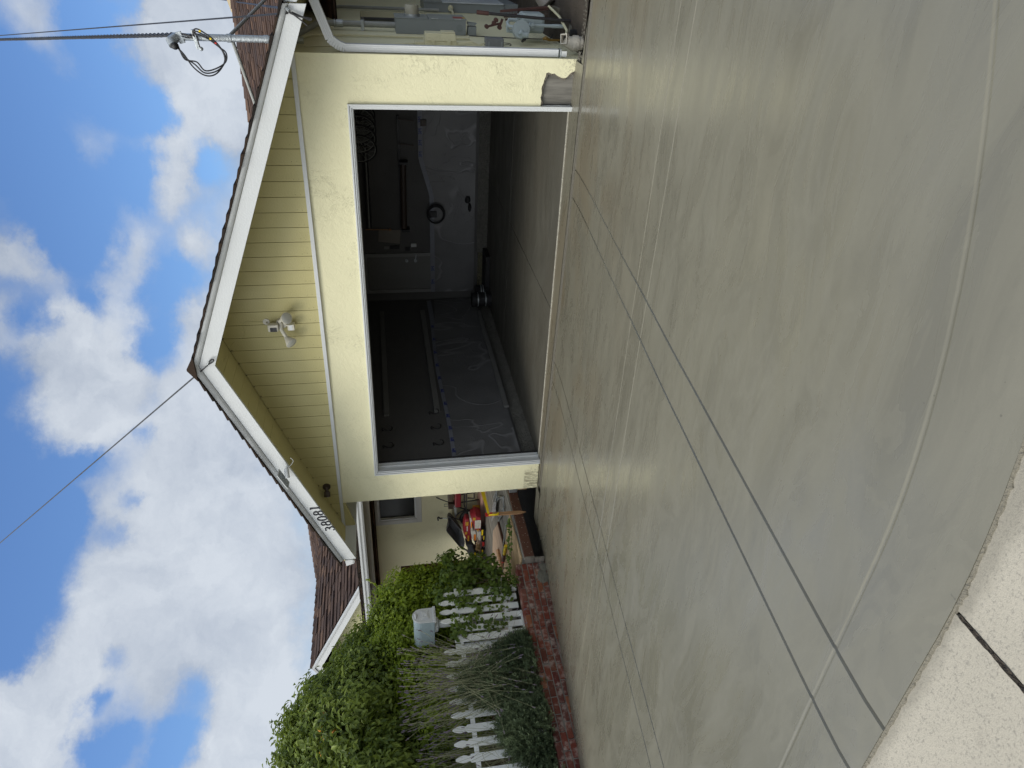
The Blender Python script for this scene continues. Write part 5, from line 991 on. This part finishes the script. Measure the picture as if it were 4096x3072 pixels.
sh3 = thing('glove', 'dark crumpled glove lying on the ledge of the back wall', 'glove', (-2.75, D-.1, .33)); b = MB(); b.ball((-2.66, D-.12, .38), .06, 10, 7, (1.2, .8, .8), jit=.3); b.ball((-2.80, D-.12, .34), .05, 10, 7, (1.6, .8, .6), jit=.3); b.build('glove', m_rubber, sh3, smooth=True)
for k in range(2):
    cn_ = thing('paint_can', ('black can with two pale stripes', 'low black can behind the striped one')[k]+' on the garage floor in the far left corner', 'can', (-4.32, 4.5+.32*k, .1)); b = MB(); b.cyl((-4.32, 4.5+.32*k, .0), (-4.32, 4.5+.32*k, .36-.12*k), .13, n=20); b.build('can', m_rubber, cn_)
    b = MB(); b.cyl((-4.32, 4.5+.32*k, .24-.1*k), (-4.32, 4.5+.32*k, .26-.1*k), .1325, n=20); b.cyl((-4.32, 4.5+.32*k, .10), (-4.32, 4.5+.32*k, .12), .1325, n=20); b.build('stripe', m_galv, cn_)
# ------------------------------------------------------------------ picket fence
fx = -5.92
fe = thing('picket_fence', 'white picket fence with pointed tops standing behind the low brick wall', 'fence', (fx, -2.5, .4))
def picket(y, z0=.44, z1=1.46, tip=True, w=.088):
    h = w/2
    P = [(y-h, z0), (y+h, z0), (y+h, z1-.18), (y+h*.99, z1-.165), (y+h*.62, z1-.155), (y+h*.55, z1-.14), (y+h*.78, z1-.115), (y+h*.86, z1-.085), (y+h*.62, z1-.04), (y+h*.18, z1), (y-h*.18, z1), (y-h*.62, z1-.04), (y-h*.86, z1-.085), (y-h*.78, z1-.115), (y-h*.55, z1-.14), (y-h*.62, z1-.155), (y-h*.99, z1-.165), (y-h, z1-.18)] if tip else [(y-h, z0), (y+h, z0), (y+h, z1), (y-h, z1)]
    b = MB(); b.prism(P, 0, fx, fx+.018); return b.build('picket', m_fence, fe, bevel=.0015)
for y in (-1.035, -1.18, -1.32): picket(y)
picket(-.90, .42, 1.40); picket(-1.46, .44, 1.30, False); picket(-1.60, .44, 1.31, False, .10)
for k in range(-3, 12): picket(-2.27-.166*k)
b = MB(); b.box(fx-.04, fx-.001, -1.66, -.80, 1.205, 1.24); b.box(fx-.04, fx-.001, -6, -1.72, 1.20, 1.25); b.build('rail', m_fence, fe, bevel=.002)
b = MB(); b.box(fx-.04, fx-.001, -1.66, -.80, .58, .625); b.box(fx-.04, fx-.001, -6, -1.72, .58, .63); b.build('rail', m_fence, fe, bevel=.002)
b = MB(); b.box(fx-.10, fx-.042, -1.70, -1.63, .40, 1.30); b.build('post', m_fence, fe, bevel=.003); b = MB(); b.box(fx-.10, fx-.042, -.86, -.79, .40, 1.0); b.build('post', m_fence, fe, bevel=.003)
b = MB(); b.box(fx+.02, fx+.05, -1.62, -1.30, .40, .445); b.build('bottom_board', m_fence, fe)
# ------------------------------------------------------------------ mailbox
mb = thing('mailbox', 'white plastic mailbox with an arched door poking out of the hedge', 'mailbox', (-6, -1.28, 1.5))
def arch(yc, w_, z0, z1, n=14):
    r = w_/2; P = [(yc-r, z0), (yc+r, z0)]; zc = z1-r
    return P+[(yc+r*math.cos(a), zc+r*math.sin(a)) for a in np.linspace(0, math.pi, n)]
YC = -1.235
b = MB(); b.prism(arch(YC, .20, 1.535, 1.795), 0, -6.36, -5.872); b.build('body', paint('mailbox_side', (.40, .49, .53), .35, .06, 6, .0), mb, bevel=.004)
b = MB(); b.prism(arch(YC, .222, 1.53, 1.808), 0, -5.871, -5.852); md = b.build('door', m_white, mb, bevel=.006)
b = MB(); b.box(-5.8515, -5.845, YC-.065, YC+.065, 1.60, 1.70); b.box(-5.845, -5.838, YC-.05, YC+.05, 1.615, 1.685); b.build('panel', m_white, md, bevel=.003)
b = MB(); b.tube([(-5.842, YC-.03, 1.63), (-5.838, YC-.005, 1.655), (-5.84, YC+.03, 1.665), (-5.838, YC+.01, 1.645), (-5.84, YC-.01, 1.625)], .004, 5); b.build('emblem', m_whitedirty, md)
b = MB(); b.ball((-5.845, YC, 1.765), .03, 10, 6, (.4, 1.5, .5)); b.build('pull', m_white, md, smooth=True)
b = MB(); b.box(-5.873, -5.838, YC-.118, YC+.118, 1.515, 1.548); b.build('sill', m_white, mb, bevel=.004); text('U.S. MAIL', .03, paint('faint_print', (.45, .47, .47), .5, .05, 9, 0), mb, (-5.8370, YC, 1.531), (0, 1, 0), (0, 0, 1))
b = MB(); b.tube([(-6.05, YC, 1.53), (-6.05, YC, 1.49), (-6.05, YC, 1.47), (-6.05, YC, .4)], [.10, .09, .05, .045], 12); b.build('post', m_white, mb)
# ------------------------------------------------------------------ leaves
def leaf_mesh(name, pos, nrm, length, width, m, parent, droop=.25, fold=.25, seed=1, wide=.45, up=.0):
    R = np.random.default_rng(seed); n = len(pos); N_ = nrm/np.maximum(np.linalg.norm(nrm, axis=1, keepdims=True), 1e-6)
    t = R.normal(size=(n, 3)); t[:, 2] += up; D_ = t-(t*N_).sum(1, keepdims=True)*N_*.75; D_[:, 2] -= droop; D_ /= np.maximum(np.linalg.norm(D_, axis=1, keepdims=True), 1e-6)
    S_ = np.cross(D_, N_); S_ /= np.maximum(np.linalg.norm(S_, axis=1, keepdims=True), 1e-6); N2 = np.cross(S_, D_)
    L = (length*R.uniform(.6, 1.25, n))[:, None]; Wd = (width*R.uniform(.7, 1.2, n))[:, None]
    v = np.empty((n, 4, 3)); v[:, 0] = pos; v[:, 1] = pos+D_*L*wide-S_*Wd/2+N2*Wd*fold; v[:, 2] = pos+D_*L-N2*L*.12; v[:, 3] = pos+D_*L*wide+S_*Wd/2+N2*Wd*fold
    v -= np.array(WL.get(parent.name, (0, 0, 0)))
    me = bpy.data.meshes.new(name); me.vertices.add(4*n); me.vertices.foreach_set('co', v.reshape(-1)); f = np.arange(n)[:, None]*4+np.array([[0, 1, 2, 0, 2, 3]]); me.loops.add(6*n); me.loops.foreach_set('vertex_index', f.reshape(-1).astype(np.int32))
    me.polygons.add(2*n); me.polygons.foreach_set('loop_start', np.arange(2*n, dtype=np.int32)*3); me.update(); me.validate(); me.materials.append(m)
    o = bpy.data.objects.new(name, me); COL.objects.link(o); o.parent = parent; WL[o.name] = WL.get(parent.name); return o
def needles(name, pos, D_, length, width, m, parent, seed):
    R = np.random.default_rng(seed); n = len(pos); N_ = R.normal(size=(n, 3)); S_ = np.cross(D_, N_); S_ /= np.linalg.norm(S_, axis=1, keepdims=True); L = (length*R.uniform(.6, 1.25, n))[:, None]
    v = np.empty((n, 4, 3)); v[:, 0] = pos; v[:, 1] = pos+D_*L*.5-S_*width/2; v[:, 2] = pos+D_*L; v[:, 3] = pos+D_*L*.5+S_*width/2; v -= np.array(WL.get(parent.name))
    me = bpy.data.meshes.new(name); me.from_pydata(v.reshape(-1, 3).tolist(), [], (np.arange(n)[:, None]*4+np.array([[0, 1, 2, 3]])).tolist()); me.materials.append(m)
    o = bpy.data.objects.new(name, me); COL.objects.link(o); o.parent = parent; WL[o.name] = WL.get(parent.name); return o
def crown(blobs, nclump, per, cr, seed=1, inner=.0, keep=None):
    """leaf positions in clumps scattered through the outer part of a union of ellipsoids"""
    R = np.random.default_rng(seed); P = []; Q = []; vol = np.array([b[3]*b[4]*b[5] for b in blobs])**.67; vol = vol/vol.sum()
    while len(P) < nclump:
        b = blobs[R.choice(len(blobs), p=vol)]; u = R.normal(size=3); u /= np.linalg.norm(u); k = 1-abs(R.normal())*.13 if R.random() > inner else R.uniform(.3, .9)
        lump = 1+.09*math.sin(5*u[0]+3*b[0])+.09*math.sin(6*u[1]+2)+.07*math.sin(7*u[2])
        c = np.array(b[:3])+u*np.array(b[3:6])*k*lump
        if any((((c-np.array(o[:3]))/np.array(o[3:6]))**2).sum() < .62 for o in blobs if o is not b): continue
        if keep and not keep(c): continue
        g = u/np.array(b[3:6]); g /= np.linalg.norm(g); r = cr*R.uniform(.6, 1.4); n = int(per*R.uniform(.6, 1.4))
        q = R.normal(size=(n, 3)); q /= np.linalg.norm(q, axis=1, keepdims=True); q = q*(R.random((n, 1))**.5)
        P.append(c); Q.append((c+q*r, q+g*.8+np.array([0, 0, .5])))
    return np.concatenate([q[0] for q in Q]), np.concatenate([q[1] for q in Q])
m_lor = leafm('orange_leaf', [(.034, .060, .010), (.070, .112, .017), (.13, .18, .026), (.22, .28, .045)])
m_lhe = leafm('hedge_leaf', [(.07, .11, .010), (.14, .205, .017), (.22, .30, .024), (.31, .39, .035)], .45)
m_liv = leafm('ivy_leaf', [(.04, .08, .014), (.085, .135, .022), (.13, .19, .030)], .35)
m_lla = leafm('lavender_leaf', [(.035, .06, .032), (.06, .095, .048), (.10, .14, .07), (.17, .21, .11)], .2, .7)
m_bark = wood('bark', (.14, .11, .08), 2, 20, .9)
ot = thing('orange_tree', 'dense dark green orange tree with small oranges above the picket fence', 'tree', (-7.6, -2.0, .4))
ob = [(-7.6, -2.0, 2.30, 1.25, 1.70, 1.17), (-7.3, -3.2, 2.10, 1.2, 1.5, 1.02), (-7.5, -1.15, 2.35, .9, .72, .80), (-7.3, -.55, 1.95, .7, .55, .58), (-7.6, -1.5, 2.95, .8, .62, .62), (-7.6, -2.0, 3.02, .8, .8, .50), (-7.4, -3.9, 2.05, 1.1, 1.2, .95)]
p, q = crown(ob, 1500, 34, .17, 3, .12, lambda c: c[0] > -8.0); leaf_mesh('crown', p, q, .098, .038, m_lor, ot, .35, .25, 5, up=.2)
p, q = crown([(a, b_, c, d*.82, e*.82, f*.82) for a, b_, c, d, e, f in ob], 950, 28, .25, 13, .5); leaf_mesh('inner_foliage', p, q, .12, .065, m_lor, ot, .3, .2, 6)
b = MB(); b.tube(spline([(-7.6, -2.0, .3), (-7.62, -1.98, .9), (-7.55, -2.0, 1.5), (-7.6, -2.0, 2.2)], 5), [.12]*5+[.10]*5+[.08]*5+[.05], 10)
for (x, y, z) in ((-7.3, -1.0, 2.3), (-7.8, -3.0, 2.5), (-7.0, -2.2, 2.2), (-8.2, -1.6, 2.6), (-7.4, -1.6, 3.0)): b.tube(spline([(-7.58, -2.0, 1.2), ((-7.58+x)/2, (-2+y)/2, 1.75), (x, y, z)], 5), [.06]*5+[.04]*5+[.015], 8)
b.build('trunk', m_bark, ot, smooth=True)
m_fruit = paint('orange_peel', (.72, .27, .03), .45, .12, 20, 0)
for (y, z, x) in ((-1.573, 3.186, -6.75), (-1.424, 3.11, -6.85), (-1.988, 2.907, -6.5), (-2.161, 2.921, -6.6), (-2.233, 2.934, -6.45), (-2.213, 2.793, -6.5), (-2.412, 2.926, -6.55)):
    k = (x+6.6)/(-8.1); y2, z2 = y-(y+7.2)*k, z-(z-1.94)*k
    b = MB(); b.ball((x-.10, y2, z2), .031, 12, 8); b.build('orange', m_fruit, ot, smooth=True)
hg_ = thing('hedge', 'bright green leafy hedge filling the space behind the picket fence', 'hedge', (-6.6, -1, .4))
hb = [(-6.75, -.40, 1.85, .50, .55, .52), (-6.75, -1.05, 1.80, .50, .65, .58), (-6.65, -1.75, 1.65, .45, .62, .55), (-6.70, -.22, 1.50, .42, .36, .45), (-6.6, -2.35, 1.45, .4, .6, .45), (-6.55, -.6, 1.1, .38, .8, .55), (-6.5, -.28, 1.15, .30, .28, .35)]
p, q = crown(hb, 900, 36, .12, 21, .12); leaf_mesh('leaves', p, q, .052, .034, m_lhe, hg_, .1, .2, 8, up=.3)
p, q = crown([(a, b_, c, d*.8, e*.8, f*.8) for a, b_, c, d, e, f in hb], 420, 28, .2, 22, .5); leaf_mesh('inner_leaves', p, q, .07, .05, m_lhe, hg_, .1, .2, 9)
b = MB(); R_ = random.Random(4); tw = []; twn = []
for k in range(60):
    a = R_.choice(hb); u = Vector((R_.uniform(-.2, 1), R_.uniform(-1, 1), R_.uniform(-.1, 1))).normalized(); c = Vector(a[:3])+Vector((u.x*a[3], u.y*a[4], u.z*a[5]))*.9; e = c+u*R_.uniform(.12, .26)+Vector((0, 0, .05)); b.tube([c-u*.3, c, e], [.004, .003, .0015], 5)
    for j in range(9): t_ = j/8; tw.append(tuple(c.lerp(e, t_))); twn.append((R_.uniform(-1, 1), R_.uniform(-1, 1), R_.uniform(0, 1)))
for k in range(5): b.tube([(-6.7+.1*k, -.3-.35*k, .35), (-6.75, -.35-.3*k, 1.2), (-6.7, -.4-.3*k, 1.8)], .014, 6)
b.build('stems', m_bark, hg_); leaf_mesh('shoots', np.array(tw), np.array(twn), .06, .034, m_lhe, hg_, -.2, .2, 15)['kind'] = 'stuff'
vn = thing('climbing_vine', 'dark green lobed vine climbing over the right end of the picket fence', 'vine', (-5.9, -1, .5))
R = np.random.default_rng(5); n = 2300; P = []; 
vb = [(-5.95, -.72, 1.05, .16, .34, .45), (-6.0, -.50, .75, .2, .28, .35), (-5.93, -.95, 1.25, .12, .25, .2), (-5.90, -.80, .62, .12, .28, .15), (-5.9, -1.25, 1.22, .09, .30, .11), (-6.15, -.20, 1.1, .18, .24, .40)]
p, q = crown(vb, 150, 17, .085, 31, .4); q[:, 0] += 1.2; 
ex = []
for (y0, z0, y1, z1) in ((-1.1, 1.2, -1.25, .62), (-1.18, .95, -1.45, 1.1), (-1.35, 1.15, -1.5, .75), (-1.0, 1.1, -1.12, .5), (-1.45, 1.3, -1.62, 1.28), (-1.5, .95, -1.42, .60)):
    for j in range(34): t_ = j/33; ex.append((fx+.03+.03*R.random(), y0+(y1-y0)*t_+R.normal()*.03, z0+(z1-z0)*t_+R.normal()*.03))
ex = np.array(ex); p = np.concatenate([p, ex]); q = np.concatenate([q, np.tile([1.4, -.3, .4], (len(ex), 1))+R.normal(size=(len(ex), 3))*.5])
leaf_mesh('leaves', p, q, .058, .052, m_liv, vn, .3, .12, 12, .5)
b = MB()
for k in range(26): y = R.uniform(-1.5, -.3); b.tube(spline([(-5.97, y, .42), (-5.93, y+R.normal()*.1, .7), (-5.92, y+R.normal()*.15, 1.0), (-5.93, y+R.normal()*.15, 1.25)], 4), .003, 5)
b.build('stems', m_bark, vn)
tr_ = thing('vine_tendril', 'single vine shoot trailing over the plywood from the fence end', 'vine', (-5.8, -.3, .4))
path = spline([(-5.95, -.85, .55), (-5.85, -.72, .47), (-5.75, -.50, .42), (-5.65, -.30, .385), (-5.58, -.13, .36), (-5.56, -.02, .355)], 8)
b = MB(); b.tube(path, .004, 5); b.build('stem', m_bark, tr_, smooth=True)
pp_ = []; 
for i, c in enumerate(path):
    for k in range(3): pp_.append((c[0]+R.normal()*.012, c[1]+R.normal()*.018, c[2]+.01+abs(R.normal())*.02))
leaf_mesh('leaves', np.array(pp_), np.tile([.6, -.4, .9], (len(pp_), 1))+R.normal(size=(len(pp_), 3))*.4, .05, .045, m_liv, tr_, .0, .12, 14, .5)
# ------------------------------------------------------------------ lavender
m_stem = leafm('lavender_stem', [(.13, .16, .075), (.22, .24, .13), (.33, .32, .20)], .1, .7); m_flower = leafm('lavender_flower', [(.13, .11, .14), (.20, .17, .25), (.16, .13, .13)], .1, .8)
def lavender(cy, cx_, h, nst, nfo, label, seed, ry=.42, lean=0, vr=.8, sx0=0):
    L = thing('lavender_bush', label, 'lavender', (cx_, cy, .42), 'lavender bushes in front of the fence'); R = np.random.default_rng(seed); st = MB(); fl_ = MB(); fp = []; fn = []; R2 = random.Random(seed)
    for i in range(nst):
        a = R.uniform(0, 2*math.pi); rr = R.uniform(0, 1)**.6; bx, by = cx_+sx0+.10*rr*math.cos(a), cy+ry*.6*rr*math.sin(a); fall = R.random() < .20
        hh = h*R.uniform(.62, 1.05); sx, sy = (rr*math.cos(a)*.20+R.normal()*.06), (rr*math.sin(a)*ry*1.1+R.normal()*.10+lean)
        if fall: tip = (bx+.16+abs(R.normal())*.12, by+R.normal()*.32, .42+R.uniform(.02, h*.5)); mid = (bx+.13, by+R.normal()*.12, .42+h*R.uniform(.3, .6))
        else: tip = (bx+sx+R.normal()*.05, by+sy-.10*R.random(), .42+hh); mid = (bx+sx*.4+R.normal()*.05, by+sy*.35+R.normal()*.07, .42+hh*.5)
        pts = spline([(bx, by, .42), mid, tip], 5); st.tube(pts, [.0018]*6+[.0014]*(len(pts)-6), 4, False)
        c = Vector(pts[-1]); d = (Vector(pts[-1])-Vector(pts[-2])).normalized()
        for k in range(4): fl_.ball(tuple(c+d*.011*k), .0062-.0008*abs(k-1), 5, 4, (1, 1, 1.2), jit=.5)
    ns = nfo//26; P_ = []; Q_ = []; base = np.array([cx_, cy, .44]); ax = MB()
    for i in range(ns):
        u = R.normal(size=3); u /= np.linalg.norm(u); u[2] = abs(u[2]); k = R.uniform(.45, 1)**.6
        c = base+u*np.array([.24, ry*1.10, vr])*k; d = u*np.array([1, .8, .9])+np.array([.25, 0, .35])+R.normal(size=3)*.35; d /= np.linalg.norm(d); Ls = R.uniform(.07, .13)
        t1 = np.linspace(0, 1, 26); side = R.normal(size=(26, 3)); side -= (side@d)[:, None]*d; side /= np.linalg.norm(side, axis=1, keepdims=True)
        P_.append(c+d*Ls*t1[:, None]); dirn = d*.9+side*.75; Q_.append(dirn/np.linalg.norm(dirn, axis=1, keepdims=True))
        ax.tube([c-d*.05, c+d*Ls], [.002, .001], 4, False)
    P_ = np.concatenate(P_); Q_ = np.concatenate(Q_); ax.build('twigs', m_lla, L)
    st.build('stems', m_stem, L, smooth=True); fl_.build('flower_heads', m_flower, L); needles('foliage', P_, Q_, .044, .0078, m_lla, L, seed+1); return L
lavender(-2.0, -5.83, .85, 80, 26000, 'dark lavender bush with drooping stems beside the mailbox end of the fence', 41, .20, -.05, .42)
lavender(-2.30, -5.78, 1.50, 330, 42000, 'tallest lavender bush with long upright flower stems in the middle', 42, .36, .05, .86)
lavender(-2.95, -5.78, 1.35, 230, 34000, 'lavender bush at the left edge of the picture with purple flower heads', 43, .36, -.05, .50, -.30)
lavender(-3.75, -5.78, 1.1, 90, 16000, 'lavender bush farthest along the brick wall towards the street', 44, .36, 0, .5, -.25)
# small tufts on the brick wall and by the fence foot
for i, (y, z, r, lab) in enumerate(((-1.03, .47, .05, 'small green weed at the fence foot above the brick wall'), (-2.02, .40, .06, 'dry grassy tuft growing from the joints of the brick wall'))):
    w_ = thing('weed', lab, 'weed', (-5.62, y, z)); R = np.random.default_rng(60+i); k = 120; pos = np.array([-5.64, y, z])+R.normal(size=(k, 3))*np.array([.03, .035, .02]); leaf_mesh('blades', pos, R.normal(size=(k, 3))+np.array([1, 0, 0]), .07 if i else .035, .004 if i else .02, m_lla if i else m_liv, w_, .3, .1, 70+i)
bl = thing('plastic_bottle', 'small blue and white plastic bottle hidden in the lavender', 'bottle', (-5.72, -1.98, .75)); b = MB(); b.cyl((-5.72, -1.95, .70), (-5.72, -1.95, .76), .028, n=12); b.build('label_band', paint('blue_cap', (.015, .03, .40), .3, .1, 9, 0), bl); b = MB(); b.cyl((-5.72, -1.95, .761), (-5.72, -1.95, .83), .026, .012, 12); b.build('bottle', m_lens, bl)
# leaves and grit lying about
b = MB(); R2 = random.Random(9)
for (x, y, z, n_, sx, sy, s_) in ((.7, -.10, -.02, 160, .6, .05, .007), (.46, -.04, .0, 70, .05, .04, .008), (-5.62, -2.2, .12, 60, .02, 1.2, .006)):
    for k in range(n_):
        X, Y = x+R2.uniform(-sx, sx), y+R2.uniform(-sy, sy)
        if y < -6: Z = .503
        elif x < -5: X = -5.585+R2.uniform(0, .015); Z = gz(X, Y)+.004
        else: Y += yout(X)*.0; Z = -.018 if Y > yout(X)+.2 else .004
        b.ball((X, Y, Z), s_*R2.uniform(.5, 1.3), 5, 4, (1, 1, .6), jit=.6)
o = b.build('grit', m_rough, None, at=(0, -1, 0)); o['kind'] = 'stuff'; o['label'] = 'crumbs of grit and mortar along the concrete edges'; o['category'] = 'grit'
b = MB(); b.box(-9, -8.96, -8, 2.5, .3, 1.9); tag(b.build('garden_backdrop', m_brown, None, at=(-9, -3, .3)), 'dark maroon backdrop board added behind the garden bushes', 'fence')  # backdrop added to keep the gaps between tree and lavender dark
